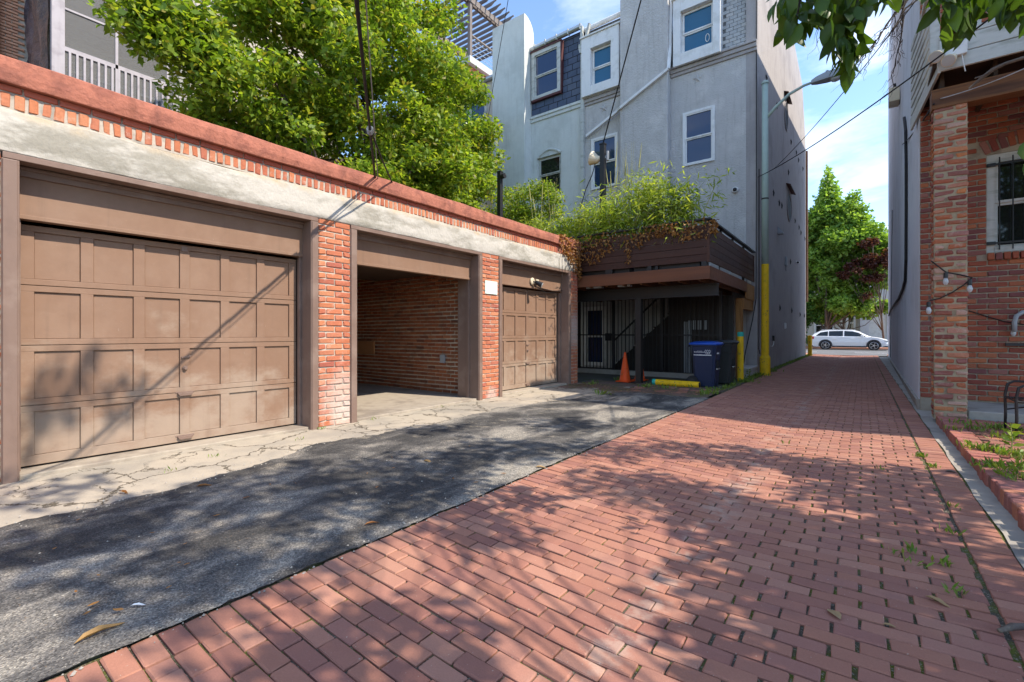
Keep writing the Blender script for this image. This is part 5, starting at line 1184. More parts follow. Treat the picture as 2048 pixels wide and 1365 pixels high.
# ------------------------------------------------------------------ car parked across the end of the alley
def make_car(xc, yc, lab):
    t_ = thing('parked_car', lab, 'car', (xc, yc, -.03)); z0 = -.03
    # stations: x, roof z, belt z, sill z, half width at belt, half width at roof
    S = [(-2.38, .80, .80, .42, .74, .70), (-2.33, 1.00, .97, .30, .84, .72), (-2.16, 1.22, 1.00, .24, .90, .66), (-1.78, 1.425, .99, .22, .925, .63), (-1.2, 1.485, .97, .21, .93, .63), (-.4, 1.50, .96, .21, .935, .63),
         (.25, 1.47, .95, .21, .935, .62), (.62, 1.36, .95, .21, .93, .62), (1.02, 1.13, .95, .21, .925, .64), (1.28, .985, .955, .21, .92, .70), (1.75, .91, .86, .22, .90, .68), (2.12, .80, .73, .24, .84, .62), (2.34, .68, .60, .28, .72, .52), (2.40, .55, .5, .33, .62, .5)]
    mb = MB()
    for (x, zr, zb, zs, hb, hr) in S:
        sec = [(-hb*.93, zs), (-hb*1.0, (zs+zb)*.5), (-hb*.975, zb), (-hr, zr - .03), (-hr*.6, zr), (hr*.6, zr), (hr, zr - .03), (hb*.975, zb), (hb*1.0, (zs+zb)*.5), (hb*.93, zs)]
        mb.v += [(xc + x, yc + y, z0 + z) for y, z in sec]
    for i in range(len(S)-1):
        for k in range(10): mb.f.append((i*10+k, i*10+(k+1)%10, (i+1)*10+(k+1)%10, (i+1)*10+k))
    mb.f += [tuple(range(10)), tuple(range((len(S)-1)*10, len(S)*10))]; mb.build('body', mt['carwhite'], t_)
    def at(x):
        for a, b in zip(S, S[1:]):
            if a[0] <= x <= b[0]:
                u = (x - a[0])/(b[0] - a[0]); return [a[k] + (b[k]-a[k])*u for k in range(6)]
    def glass(xs, f0, f1):
        for sgn in (-1, 1):
            m = MB(); n = len(xs)
            for x, g1 in xs:
                _, zr, zb, zs, hb, hr = at(x)
                for f in (f0, g1):
                    y = hb*.975 + (hr - hb*.975)*f + .012; z = zb + (zr - .03 - zb)*f; m.v.append((xc + x, yc + sgn*y, z0 + z))
            for i in range(n-1): m.f.append((2*i, 2*i+1, 2*i+3, 2*i+2))
            m.build('side_window', mt['darkglass'], t_)
    glass([(-2.02, .35), (-1.75, .75), (-1.42, .84), (-1.28, .85)], .12, .85); glass([(-1.22, .86), (-.8, .88), (-.36, .88)], .12, .88); glass([(-.28, .88), (.2, .86), (.55, .8), (.85, .55), (.98, .2)], .12, .85)
    def panel(name, x0, x1, mat, sides=True):
        m = MB(); a = at(x0); b = at(x1); m.add([(xc+x0, yc-a[5]*.92, z0+a[1]+.006), (xc+x0, yc+a[5]*.92, z0+a[1]+.006), (xc+x1, yc+b[5]*.92, z0+b[1]+.006), (xc+x1, yc-b[5]*.92, z0+b[1]+.006)], [(0,1,2,3)]); m.build(name, mat, t_)
    panel('windscreen', .66, 1.2, mt['darkglass']); panel('rear_window', -2.15, -1.82, mt['darkglass'])
    for sx in (-1.435, 1.435):
        for sy in (-1, 1):
            w = MB(); yb = yc + sy*.79
            arc = [(xc + sx + .43*math.cos(a*math.pi/14), z0 + .345 + .43*math.sin(a*math.pi/14)) for a in range(-1, 16)] + [(xc + sx + .36*math.cos(a*math.pi/14), z0 + .345 + .36*math.sin(a*math.pi/14)) for a in range(15, -2, -1)]
            MB().prism(arc, 'Y', yc + sy*.80, yc + sy*.945).build('wheel_arch', mt['plastic'], t_)
            MB().lathe((xc + sx, yc + sy*.935, z0 + .345), [(.36, -.002*sy), (.36, .002*sy)], 24, 'Y').build('wheel_well', mt['black'], t_)
            w.lathe((xc + sx, yb, z0 + .345), [(.2, .03*sy), (.335, .03*sy), (.345, .06*sy), (.345, .13*sy), (.33, .158*sy), (.25, .16*sy)], 28, 'Y'); wo = w.build('wheel', mt['rubber'], t_, smooth=False)
            r = MB(); r.lathe((xc + sx, yb + sy*.155, z0 + .345), [(.06, .012*sy), (.06, .02*sy)], 14, 'Y')
            for k in range(5):
                a = k*2*math.pi/5; 
                for da in (-.16, .16): r.bar((xc + sx + .05*math.cos(a), yb + sy*.166, z0 + .345 + .05*math.sin(a)), (xc + sx + .24*math.cos(a+da), yb + sy*.163, z0 + .345 + .24*math.sin(a+da)), .014, .045, (0, 1, 0))
            ringp = [(xc + sx + .245*math.cos(k*math.pi/14), yb + sy*.163, z0 + .345 + .245*math.sin(k*math.pi/14)) for k in range(29)]; r.tube(ringp, .014, 5, False); r.build('rim', mt['alloy'], wo)
    for sy in (-1, 1):
        m = MB(); m.box(xc - 1.02, xc + 1.02, yc + sy*.86, yc + sy*.935, z0 + .19, z0 + .30); m.build('side_skirt', mt['plastic'], t_)
        m = MB(); m.box(xc + .68, xc + .86, yc + sy*.95, yc + sy*1.07, z0 + .95, z0 + 1.08); m.build('wing_mirror', mt['carwhite'], t_, bevel=.03)
        for x in (-1.0, .12): MB().box(xc + x, xc + x + .2, yc + sy*.925, yc + sy*.955, z0 + .80, z0 + .83).build('door_handle', mt['carwhite'], t_, bevel=.008)
        MB().box(xc - 2.36, xc - 2.16, yc + sy*.72, yc + sy*.90, z0 + .80, z0 + 1.0).build('tail_lamp', mt['redlamp'], t_, bevel=.02)
        MB().box(xc + 1.98, xc + 2.24, yc + sy*.62, yc + sy*.845, z0 + .62, z0 + .73).build('headlamp', mt['clear'], t_, bevel=.03)
        MB().box(xc - 1.7, xc + .2, yc + sy*.56, yc + sy*.60, z0 + 1.475, z0 + 1.52).build('roof_rail', mt['alloy'], t_, bevel=.01)
    MB().box(xc - 2.41, xc + 2.38, yc - .82, yc + .82, z0 + .22, z0 + .33).build('underbody', mt['plastic'], t_, bevel=.03)
make_car(-.79, 42.85, 'white estate car parked across the end of the alley')
# ------------------------------------------------------------------ houses and trees across the street
def far_house(x0, x1, y, h, wall, lab, wins, door=None):
    t_ = thing('far_house', lab, 'house', ((x0+x1)/2, y, 0)); holes = [w for w in wins] + ([door] if door else [])
    m = MB(); wall_with_holes(m, x0, x1, 0, h, y, y + .3, holes); m.box(x0, x1, y + .45, y + 9, 0, h); m.build('wall', wall, t_)
    m = MB(); m.box(x0 - .1, x1 + .1, y - .35, y + .1, h - .5, h); m.box(x0, x1, y, y + 9, h, h + .2); m.build('cornice', mt['offwhite'], t_)
    for w in wins: window(t_, *w, y, .12, .15, mt['white'], mt['darkglass'], .5, .05)
    if door: MB().box(door[0], door[1], y + .1, y + .2, door[2], door[3]).build('door', mt['white'], t_)
    MB().box(x0, x1, y - 1.2, y, 0, .5).build('stoop', mt['concrete'], t_)
    return t_
far_house(-9, -.2, 53, 11, mt['cream'], 'beige rowhouse across the street behind the green tree', [(-6.5, -5.4, 1.4, 3.4), (-3.7, -2.1, .9, 3.0), (-1.2, -.5, 1.2, 3.1), (-6.5, -5.4, 5, 7), (-3.4, -2.3, 5, 7)])
far_house(-.18, 6, 52.5, 9.0, mt['lavwall'], 'white rowhouse across the street at the right end of the view', [(2.6, 3.7, 1.5, 3.4), (.5, 1.4, 5.2, 7.2), (2.6, 3.7, 5.2, 7.2)], (.45, 1.7, .5, 3.1))
far_house(-16, -9.02, 53.4, 11.6, mt['fbrick'], 'brick rowhouse across the street at the left end of the view', [(-15, -13.9, 1.4, 3.4), (-12, -10.9, 1.4, 3.4), (-15, -13.9, 5, 7), (-12, -10.9, 5, 7)])
def tree(name, lab, base, h, crown, mat, n, leaf, seed, trunk_r=.12, nclump=40, rc=(.5, 1.0), asp=.6, shell=.55, cat='tree', limbs=9, extra=None, tw=None, droop=.15):
    rg = np.random.default_rng(seed); t_ = thing(name, lab, cat, base); (c, R) = crown; cl = []
    for _ in range(nclump):
        v = rg.normal(size=3); v /= np.linalg.norm(v); u = rg.random()**shell; q = np.array(c) + v*np.array(R)*u; r = rg.uniform(*rc); cl.append((q, (r, r, r*.75), r*r))
    if extra: cl += extra
    tot = sum(k[2] for k in cl); P = clump_points(rg, cl, n/tot); quads('crown', leafquads(rg, P, leaf, asp, droop, .3), mat, t_)
    m = MB(); b = Vector(base); top = Vector(c) + Vector((0, 0, R[2]*.5)); rr = random.Random(seed)
    pts = [b.lerp(top, k/6) + Vector((rr.uniform(-.08, .08)*k*.4, rr.uniform(-.08, .08)*k*.4, 0)) for k in range(7)]; m.tube(pts, [trunk_r*(1 - .13*k) for k in range(7)], 10); m.build('trunk', mt['bark'], t_, smooth=True)
    m = MB()
    for k in range(min(limbs*3, len(cl))):
        e = Vector(cl[k][0]); i = 1 + (k % 5); s = pts[min(i, 5)]; md = s.lerp(e, .5) + Vector((0, 0, -.15*(e - s).length)); w = trunk_r*.45; m.tube([s, md, e], [w, w*.6, w*.2], 6)
    m.build('limb', mt['bark'], t_, smooth=True); return t_
tree('street_tree', 'bright green sweetgum shaped street tree across the street', (-2.6, 46.6, .05), 14, ((-1.5, 46.6, 6.6), (3.4, 2.0, 4.2)), mt['leaf_gum'], 46000, .30, 51, .2, 85, (.6, 1.1),
     extra=[((-2.3 + dx_, 46.5, z), (r, r, .8), r*r*1.2) for z, r, dx_ in ((11.2, 1.3, -.4), (11.4, 1.2, .9), (12.3, 1.0, 0), (13.0, .75, .1), (13.7, .55, .05), (14.4, .35, 0), (10.3, 1.4, -1.2), (10.2, 1.4, 1.6), (10.4, 1.3, .2), (9.2, 1.4, 2.6), (9.3, 1.3, -1.9), (8.2, 1.4, 3.4), (12.0, .5, 1.7), (11.0, .8, 2.0), (6.8, 1.3, 3.6), (5.4, 1.2, 3.3), (4.2, 1.1, 2.4), (3.9, 1.1, -1.5), (3.6, 1.0, .6))], asp=.8)
tree('plum_tree', 'dark red leaved tree beside the green street tree', (1.4, 47.6, .08), 9, ((.6, 44.6, 6.4), (1.9, .7, 2.6)), mt['leaf_plum'], 3600, .22, 52, .08, 18, (.3, .6), asp=.7)
tree('ivy_hedge', 'tall ivy covered hedge at the far left end of the alley view', (-4.3, 46.9, .05), 5, ((-4.0, 46.4, 2.6), (.9, .8, 2.4)), mt['leaf_ivy'], 9000, .2, 53, .1, 30, (.4, .6), asp=.8, cat='hedge')
tree('low_tree', 'small leafy tree behind the parked car', (-1.4, 49.5, .05), 4, ((-1.2, 49.5, 3.4), (3.2, 1.2, 1.3)), mt['leaf_gum'], 6000, .3, 54, .1, 24, (.5, .8), asp=.8)
# ------------------------------------------------------------------ trees behind the garage
ext = []
for k in range(14):
    u = k/13; ext.append(((-9.2, 2.15 + 1.3*u, 6.15 + .35*math.sin(k*1.3) + .3*u), (.42, .42, .34), .16))
tree('garden_tree', 'large bright green tree spreading behind the garage roof', (-10.9, 7.6, 0), 10, ((-9.9, 7.2, 6.3), (2.1, 4.1, 4.4)), mt['leaf_main'], 120000, .15, 61, .16, 300, (.32, .66), .5, .30, extra=ext, limbs=12, droop=.25)
tree('garden_shrub', 'yellow green shrub reaching over the garage coping', (-10.9, 10.6, 0), 5, ((-9.9, 8.6, 4.3), (1.3, 2.6, 1.7)), mt['leaf_main'], 30000, .13, 62, .08, 90, (.3, .55), .5, .45, droop=.25)
tree('holly_tree', 'dark glossy evergreen tree beside the white chimney', (-12.2, 12.6, 0), 11, ((-12.2, 12.3, 8.0), (1.25, 1.5, 3.6)), mt['leaf_holly'], 26000, .10, 63, .14, 60, (.4, .7), .55, .45)
tree('vine_shrub', 'leafy green shrub between the black post and pale house', (-8.9, 13.2, 0), 5, ((-9.0, 12.6, 5.2), (1.2, 1.1, 1.1)), mt['leaf_main'], 9000, .10, 64, .06, 26, (.3, .55), .5, .5)
# ------------------------------------------------------------------ bamboo on the deck
def bamboo(x, w, h, n, lab, seed):
    rg = np.random.default_rng(seed); rr = random.Random(seed); t_ = thing('bamboo_clump', lab, 'bamboo', (x, DY + .32, 3.08), 'bamboo planted along the deck'); m = MB(); P = []
    for k in range(n):
        x0 = x + rr.uniform(-w, w); y0 = DY + .32 + rr.uniform(-.15, .15); hh = h*rr.uniform(.65, 1.1); lx, ly = rr.uniform(-.45, .45), rr.uniform(-.35, .25)
        pts = [(x0 + lx*u*u, y0 + ly*u*u, 3.05 + hh*u - .12*u**3) for u in (0, .25, .5, .75, .92, 1)]; m.tube(pts, [.009, .009, .008, .006, .004, .002], 5)
        for _ in range(110):
            u = rr.uniform(.12, 1)**.8; P.append((x0 + lx*u*u + rr.gauss(0, .17), y0 + ly*u*u + rr.gauss(0, .17), 3.05 + hh*u + rr.gauss(0, .07)))
    m.build('cane', mt['cane'], t_, smooth=True); quads('foliage', leafquads(rg, np.array(P), .20, .15, .45, .3), mt['leaf_bamboo'], t_)
for i, (x, w, h, n, lab) in enumerate([(-3.1, .35, 1.45, 15, 'yellow green bamboo clump at the outer corner of the deck'), (-3.85, .4, 1.85, 20, 'tallest bamboo clump in the middle of the deck front'), (-4.7, .4, 1.55, 18, 'bamboo clump just right of the lamp post on the deck'),
        (-5.5, .4, 1.35, 17, 'bamboo clump just left of the lamp post on the deck'), (-6.4, .45, 1.15, 16, 'bamboo clump leaning over the end of the garage coping'), (-7.4, .5, 1.25, 14, 'bamboo clump right of the post behind the garage roof')]): bamboo(x, w, h, n, lab, 70 + i)
rr = random.Random(77); t_ = thing('plume_grass', 'tall dry grass stalks rising beside the lamp post', 'grass', (-4.6, DY + .4, 3.08)); m = MB()
for k in range(26):
    x = -4.55 + rr.uniform(-.35, .35) if k < 18 else -6.9 + rr.uniform(-.4, .4); dx_ = rr.uniform(-.25, .25); h = rr.uniform(2.0, 2.75) if k < 18 else rr.uniform(1.6, 2.4)
    m.tube([(x, DY + .4, 3.05), (x + dx_*.4, DY + .4, 3.05 + h*.55), (x + dx_, DY + .38, 3.05 + h)], [.006, .005, .002], 5)
    if k % 2 == 0: m.tube([(x + dx_*.7, DY + .39, 3.05 + h*.78), (x + dx_, DY + .38, 3.05 + h)], [.016, .004], 5)
m.build('stalk', mt['cane'], t_)
# ------------------------------------------------------------------ broad leaved tree beside the camera, mostly above and right of the frame
def leaf_mesh():
    pts = [(0, 0), (.16, .16), (.42, .25), (.68, .19), (.86, .09), (1.0, 0)]
    v = []; f = []
    for (u, w) in pts:
        bend = -.20*u*u; v += [(u, -w, bend + w*.28), (u, 0, bend), (u, w, bend + w*.28)]
    for i in range(len(pts)-1):
        a = i*3; f += [(a, a+1, a+4, a+3), (a+1, a+2, a+5, a+4)]
    me = bpy.data.meshes.new('leaf'); me.from_pydata(v, [], f); me.polygons.foreach_set('use_smooth', [True]*len(f)); me.update(); return me, v, f
LM, LV, LF = leaf_mesh(); LM.materials.append(mt['leaf_near'])
rr = random.Random(91); nt_ = thing('overhanging_tree', 'broad leaved tree whose drooping branches hang into the top right corner', 'tree', (3.3, 1.5, .07)); leaves = []
def addleaf(p, size, droop=1.2):
    d = Vector((rr.gauss(0, .55), rr.gauss(0, .55), -droop + rr.gauss(0, .35))).normalized(); up = Vector((rr.gauss(0, 1), rr.gauss(0, 1), rr.uniform(0, 1.2)))
    s = d.cross(up)
    if s.length < .05: s = d.cross(Vector((1, 0, 0)))
    s.normalize(); n = s.cross(d); M_ = Matrix((d, s, n)).transposed().to_4x4(); leaves.append((M_, Vector(p), size*rr.uniform(.75, 1.2)))
twg = MB()
def cluster(poly, n, d0, d1, size):
    xs_ = [q[0] for q in poly]; ys_ = [q[1] for q in poly]; k = 0
    while k < n:
        x, y = rr.uniform(min(xs_), max(xs_)), rr.uniform(min(ys_), max(ys_)); c = False; j = len(poly) - 1
        for i in range(len(poly)):
            if (poly[i][1] > y) != (poly[j][1] > y) and x < (poly[j][0]-poly[i][0])*(y-poly[i][1])/(poly[j][1]-poly[i][1]) + poly[i][0]: c = not c
            j = i
        if c: addleaf(ray(x, y, rr.uniform(d0, d1)), size); k += 1
LS = .118
cluster([(1550, -60), (1680, -60), (1650, 20), (1618, 45), (1575, 58), (1555, 30)], 85, 2.25, 2.6, LS)
cluster([(1640, -60), (1790, -60), (1790, -10), (1755, 8), (1700, 40), (1660, 50), (1640, 10)], 100, 2.25, 2.6, LS)
cluster([(1655, 30), (1705, 30), (1722, 90), (1715, 105), (1700, 138), (1672, 128), (1665, 70)], 60, 2.3, 2.5, LS)
cluster([(1862, -60), (1985, -60), (1975, 0), (1950, 20), (1930, 60), (1905, 80), (1885, 60), (1890, 20), (1870, 5)], 90, 2.2, 2.5, LS)
cluster([(1985, -60), (2090, -60), (2090, 10), (2040, 15), (2010, 25), (1990, 0)], 50, 2.1, 2.4, LS)
cluster([(2035, 265), (2080, 255), (2085, 320), (2045, 318)], 9, 2.1, 2.3, LS*.9)
cluster([(1740, -70), (1860, -70), (1830, -25), (1770, -20)], 25, 2.3, 2.6, LS)
for (a, b) in (((1600, -60), (1590, 60)), ((1690, -60), (1690, 130)), ((1920, -60), (1908, 70)), ((1655, -60), (1570, 30)), ((1740, -60), (1700, 40)), ((2040, -60), (2020, 20))):
    p0, p1 = ray(*a, 2.45), ray(*b, 2.4); md = p0.lerp(p1, .5) + Vector((.02, 0, .05)); twg.tube([p0, md, p1], [.008, .006, .003], 6)
# bare twigs
def bare(a, b, d, r0, depth):
    p0, p1 = ray(*a, d), ray(*b, d); n = 5; pts = [p0.lerp(p1, k/n) + Vector((rr.uniform(-.01, .01), rr.uniform(-.01, .01), rr.uniform(-.012, .012))) for k in range(n+1)]; twg.tube(pts, [r0*(1 - .8*k/n) for k in range(n+1)], 5)
    if depth:
        for k in range(1, 5):
            u = k/5; s = (a[0] + (b[0]-a[0])*u, a[1] + (b[1]-a[1])*u); e = (s[0] + (b[0]-a[0])*.35 + rr.uniform(-28, 18), s[1] + (b[1]-a[1])*.35 + rr.uniform(-10, 30)); bare(s, e, d + rr.uniform(-.03, .03), r0*.5, depth-1)
bare((1835, -20), (1712, 128), 2.5, .006, 2); bare((1830, -30), (1735, 110), 2.55, .005, 2); bare((1815, -20), (1790, 150), 2.5, .006, 2); bare((1850, -30), (1760, 95), 2.45, .005, 1); bare((1645, 10), (1635, 92), 2.5, .003, 1)
# canopy outside the frame that throws the dappled shade: (ground shadow pixel, height, radius, leaves)
K = 1/1.15
def shade(x, y, z, r, n):
    g = gnd(x, y); c = Vector((g.x + z*K, g.y + .21*z*K, z)); shade_c.append((c, r))
    for _ in range(int(n*(2.6 if x > 1350 else 1.45))):
        v = Vector((rr.gauss(0, 1), rr.gauss(0, 1), rr.gauss(0, .7))).normalized()*r*rr.random()**.45; p = c + v
        if p.x > -.3 and not inframe(p, 70): addleaf(p, .15, .8)
shade_c = []
for a in [(1650,1180,3.3,.55,230), (1800,1090,3.4,.55,230), (1930,1230,3.0,.5,190), (1760,990,3.6,.55,200), (1560,1060,3.9,.5,200), (1420,1000,4.2,.5,200), (1250,965,4.8,.5,190), (1880,960,3.4,.45,120), (1480,905,4.6,.5,120), (1650,930,4.0,.45,120), (1330,895,5.2,.45,110),
          (960,1050,4.6,.33,120), (700,1010,6.0,.6,240), (500,985,6.6,.6,240), (840,935,6.0,.55,230), (1010,900,5.9,.5,200), (300,1030,6.4,.55,210), (120,1100,6.2,.55,200), (1120,850,6.4,.5,170), (560,1120,5.4,.35,90), (330,1180,5.6,.4,110), (760,1290,4.2,.4,130), (520,1330,4.6,.35,60), (80,980,6.9,.4,80), (860,860,6.9,.4,90), (1560,1310,3.0,.35,90), (1200,900,5.6,.4,110), (1830,1330,2.8,.4,120), (620,940,7.2,.35,60)]: shade(*a)
for (yy, zz, tt, r, n) in ((.95, .78, 7.0, .27, 70), (1.35, .62, 7.2, .2, 30), (.7, .35, 7.0, .2, 25)):
    c = Vector((-5.75, yy, zz)) + Vector((1, .21, 1.15))*tt; shade_c.append((c, r))
    for _ in range(n): addleaf(c + Vector((rr.gauss(0, 1), rr.gauss(0, 1), rr.gauss(0, .7))).normalized()*r*rr.random()**.45, .15, .8)
for _ in range(26):   # upper crown
    c = Vector((rr.uniform(2.6, 6.4), rr.uniform(-1.5, 4.5), rr.uniform(4.5, 7.6))); shade_c.append((c, .5))
    g = c - Vector((c.z*K, .21*c.z*K, c.z)); q = px(g)
    if q and q[1] > 850 and q[0] > 300 and q[0] < 1560: continue
    for _ in range(90):
        v = Vector((rr.gauss(0, 1), rr.gauss(0, 1), rr.gauss(0, .8))).normalized()*.7*rr.random()**.4
        if not inframe(c + v, 70): addleaf(c + v, .15, .8)
vis = [(-l[2]/px(l[1])[2], i) for i, l in enumerate(leaves) if inframe(l[1], 30)]; vis.sort(); big = set(i for _, i in vis[:300]); mv = []; mf = []
for i, (M_, p, s) in enumerate(leaves):
    if i in big:
        o = link('leaf', LM, None, nt_); o.matrix_basis = Matrix.Translation(p) @ M_ @ Matrix.Scale(s, 4)
    else:
        b = len(mv); mv += [tuple(p + (M_.to_3x3() @ Vector(q))*s) for q in LV]; mf += [tuple(k + b for k in f) for f in LF]
me = bpy.data.meshes.new('crown'); me.from_pydata(mv, [], mf); me.polygons.foreach_set('use_smooth', [True]*len(mf)); me.update(); cr = link('crown', me, mt['leaf_near'], nt_); cr['kind'] = 'stuff'
trk = MB(); T0 = Vector((3.3, 1.5, .0)); tp = [T0, T0 + Vector((.05, .03, 1.2)), T0 + Vector((-.02, .1, 2.4)), T0 + Vector((.1, .05, 3.6)), T0 + Vector((.2, .1, 5.2)), T0 + Vector((.3, .1, 6.6))]; trk.tube(tp, [.17, .14, .12, .09, .06, .03], 12); trk.build('trunk', mt['bark'], nt_, smooth=True)
for (c, r) in shade_c:
    s = tp[2] if c.z < 4.2 else tp[3] if c.z < 5.5 else tp[4]; md = s.lerp(c, .5) + Vector((0, 0, .25))
    if not inframe(md, 40) and not inframe(c, 40) and not inframe(s.lerp(c, .75), 40): twg.tube([s, md, c], [.011, .007, .004], 6)
for (x, y) in ((1600, -60), (1690, -60), (1920, -60), (1740, -60), (2040, -60), (1835, -30)):
    e = ray(x, y, 2.45); s = tp[2]; md = s.lerp(e, .55) + Vector((0, 0, .75)); twg.tube([s, s.lerp(md, .5) + Vector((0,0,.2)), md, md.lerp(e, .6) + Vector((0, 0, .12)), e], [.016, .012, .009, .007, .006], 6)
twg.build('branch', mt['twig'], nt_, smooth=True)
# ------------------------------------------------------------------ weeds, grass, litter
rg = np.random.default_rng(101); rr = random.Random(102)
def tuft(p, n, h, spread, arr, asp=.12):
    P = np.array([[p.x + rr.gauss(0, spread), p.y + rr.gauss(0, spread), p.z] for _ in range(n)]); d = rg.normal(size=(n, 3))*.5; d[:, 2] = 1; d = norm(d)
    L = h*rg.uniform(.5, 1.2, n)[:, None]; s = norm(np.cross(d, rg.normal(size=(n, 3)))); w = L*asp*.5; tip = P + d*L + np.array([[0, 0, -1]])*L*.2*rg.random((n, 1)); mid = P + d*L*.5; arr.append(np.stack([P, mid + s*w, tip, mid - s*w], axis=1))
arr = []
y = 9.6
while y < 31: 
    if rr.random() < .8: tuft(Vector((-2.36 + rr.gauss(0, .035), y, -.005)), rr.randint(8, 26), .09, .05, arr, .14)
    y += .12
for (x, yy, n, s) in ((1410, 790, 60, .1), (1425, 783, 40, .08), (1330, 778, 30, .1), (1205, 790, 40, .08), (1490, 765, 60, .12), (1505, 756, 60, .12), (1520, 752, 60, .12), (1380, 775, 40, .1), (1290, 776, 40, .1), (1180, 770, 30, .08), (1235, 762, 30, .05), (1545, 745, 50, .1)): tuft(gnd(x, yy), n, .13, s, arr, .16)
for (x, yy, n) in ((1842, 915, 46), (1868, 937, 26), (1820, 1105, 14), (1885, 1130, 14), (1900, 1185, 14), (1905, 1068, 16), (1787, 1106, 8), (1830, 1130, 8), (1575, 890, 8), (1760, 940, 8), (1914, 1018, 8)): tuft(gnd(x, yy, -.01), n, .06, .022, arr, .22)
for (x, yy, n) in ((1960, 900, 70), (1990, 905, 70), (2010, 880, 50), (1975, 935, 60), (2030, 915, 70), (2045, 940, 50), (1920, 850, 20), (1955, 862, 40), (1990, 858, 60), (2035, 862, 50), (1905, 862, 16), (2040, 960, 40), (2010, 950, 30)): tuft(gnd(x, yy, .09), n, .09, .06, arr, .2)
for (x, yy) in ((640, 860), (955, 800), (1140, 772), (330, 945), (600, 880), (880, 815), (430, 915), (750, 840)): tuft(gnd(x, yy), 10, .05, .03, arr, .2)
o = quads('grass_tufts', np.concatenate(arr), mt['leaf_weed']); o['kind'] = 'stuff'; o['label'] = 'small weeds and grass tufts growing in the paving joints and edges'; o['category'] = 'weeds'
def weed(x, yy, z, h, lab):
    p = gnd(x, yy, z); t_ = thing('weed', lab, 'weed', p); m = MB(); P = []
    m.tube([p, p + Vector((.01, 0, h*.5)), p + Vector((0, .01, h))], [.006, .005, .003], 6); m.build('stem', mt['cane'], t_)
    for k in range(5):
        zz = h*(.25 + .18*k)
        for q in range(4): P.append((p.x, p.y, p.z + zz))
    P = np.array(P); d = np.array([[math.cos(i*1.9 + (i//4)*.6), math.sin(i*1.9 + (i//4)*.6), .25] for i in range(len(P))]); quads('foliage', leafquads(rg, P, h*.42, .42, 0, .4, .2, outward=d*3), mt['leaf_weed'], t_)
weed(2022, 905, .09, .24, 'leafy green weed standing on the brick patio beside the kerb'); weed(2040, 935, .09, .13, 'short weed at the right edge of the brick patio')
weed(1498, 757, 0, .22, 'bushy weed at the foot of the yellow lamp pole')
def litter(x, yy, z, size, rot, lab, mat, asp=1.0):
    g = gnd(x, yy, z); m = MB(); v = [Vector((u - .5, w*asp, .06*math.sin(u*5) + abs(w)*.35 + .012)) for (u, w) in ((0,-.0),(.2,-.14),(.5,-.2),(.8,-.12),(1,0),(.8,.12),(.5,.2),(.2,.14))] ; v.append(Vector((0, 0, .03)))
    R_ = Matrix.Rotation(rot, 3, 'Z'); m.add([R_ @ (q*size) + g for q in v], [(k, (k+1) % 8, 8) for k in range(8)]); o = m.build('fallen_leaf', mat, smooth=True); tag(o, lab, 'leaf', 'dry leaves lying on the ground'); return o
litter(203, 1264, .018, .17, 1.75, 'long tan dry leaf on the asphalt at the lower left corner', mt['leaf_litter'], .6)
litter(1668, 1228, -.02, .085, 2.2, 'curled grey tan leaf on the shaded brick paving', mt['leaf_litter'], 1.3)
litter(1876, 1204, -.01, .10, -.5, 'pale green curled leaf on the bricks at right', mt['leaf_litter'], .8)
litter(410, 972, .015, .12, 1.0, 'orange brown leaf on the asphalt edge below the first door', mt['leaf_dry'], .6)
litter(247, 985, .01, .10, .3, 'orange leaf where the concrete meets the asphalt at left', mt['leaf_dry'], .8)
litter(276, 1211, .018, .06, .9, 'tiny white leaf on the near asphalt', mt['white'], .7)
litter(745, 1047, .015, .10, 1.2, 'orange leaf on asphalt near the brick edge', mt['leaf_dry'], .5); litter(855, 923, .015, .09, .2, 'pale stone coloured leaf in the middle of the asphalt', mt['leaf_litter'], 1.2)
litter(1082, 935, .015, .10, .6, 'tan leaf beside the brick edge of the asphalt', mt['leaf_litter'], .9); litter(1004, 1025, 0, .05, .6, 'small pale leaf on the lit brick paving', mt['leaf_litter'], .9)
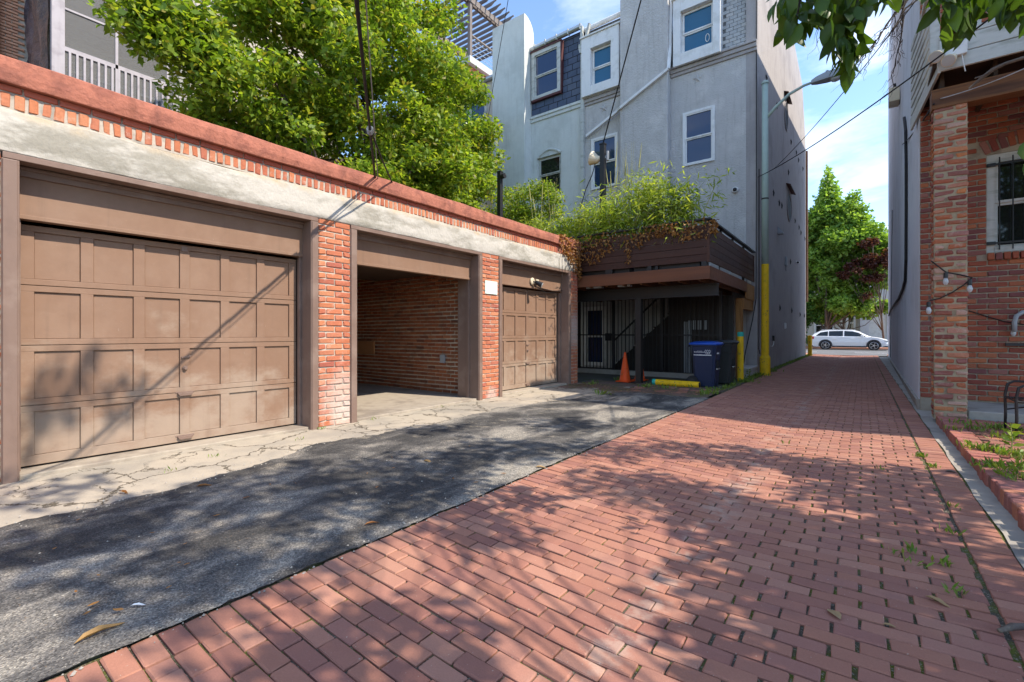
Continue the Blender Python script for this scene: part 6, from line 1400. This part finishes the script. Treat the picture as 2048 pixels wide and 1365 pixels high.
litter(1905, 945, -.005, .10, .2, 'dark leaf clump beside the concrete gutter', mt['bark'], 1.3); litter(1780, 1252, -.02, .05, .2, 'small brown leaf on right hand paving', mt['leaf_litter'], 1)
g0 = gnd(1998, 1268); g1 = gnd(2056, 1262); m_ = MB(); m_.tube([g0 + Vector((0,0,.012)), g0.lerp(g1, .4) + Vector((.01, .015, .02)), g1 + Vector((0,0,.018))], [.008, .014, .011], 8); tag(m_.build('stick', mt['bark'], smooth=True), 'short dry stick on the bricks at the lower right edge', 'stick')
# scattered dry bits before the deck
P = []
for _ in range(650): x = rr.uniform(-5.3, -2.5); P.append((x, 9.3 + rr.gauss(0, .28) + .25*math.sin(x*2), .025 + rr.random()*.015))
for _ in range(120): P.append((rr.gauss(-5.3, .12), rr.gauss(9.7, .2), .02))
for _ in range(60):
    g = gnd(rr.uniform(100, 1400), rr.uniform(820, 1250)); 
    if -4.4 < g.x < -2.4 and g.y > 0: P.append((g.x, g.y, .024))
m = MB()
for (x, y, z) in P:
    a = rr.uniform(0, 6.28); s = rr.uniform(.02, .055); ca, sa = math.cos(a), math.sin(a); cu = rr.uniform(.05, .5)
    m.add([(x + s*(u*ca - v*sa*.8), y + s*(u*sa + v*ca*.8), z + s*cu*(v*v*3 + (u-.5)**2)) for (u, v, _) in LV], LF)
o = m.build('leaf_litter', mt['leaf_dry'], smooth=True); o['kind'] = 'stuff'; o['label'] = 'brown leaf litter scattered before the deck and over the asphalt'; o['category'] = 'leaf litter'
# crumbs of stone on the asphalt edges
m = MB()
for _ in range(900):
    y = rr.uniform(.2, 8.8); x = edgex(y) + rr.gauss(0, .07) if rr.random() < .35 else (XL + rr.gauss(0, .03) if rr.random() < .55 else rr.uniform(edgex(y), XL)); s = rr.uniform(.003, .009); z = .010 if x < XL else -.001
    m.add([(x-s, y, z), (x, y-s, z), (x+s, y, z), (x, y+s, z), (x, y, z+s)], [(0,1,4),(1,2,4),(2,3,4),(3,0,4)])
o = m.build('gravel_bits', mt['concrete'], kind='stuff', label='loose gravel crumbs along the asphalt')
o['category'] = 'gravel'
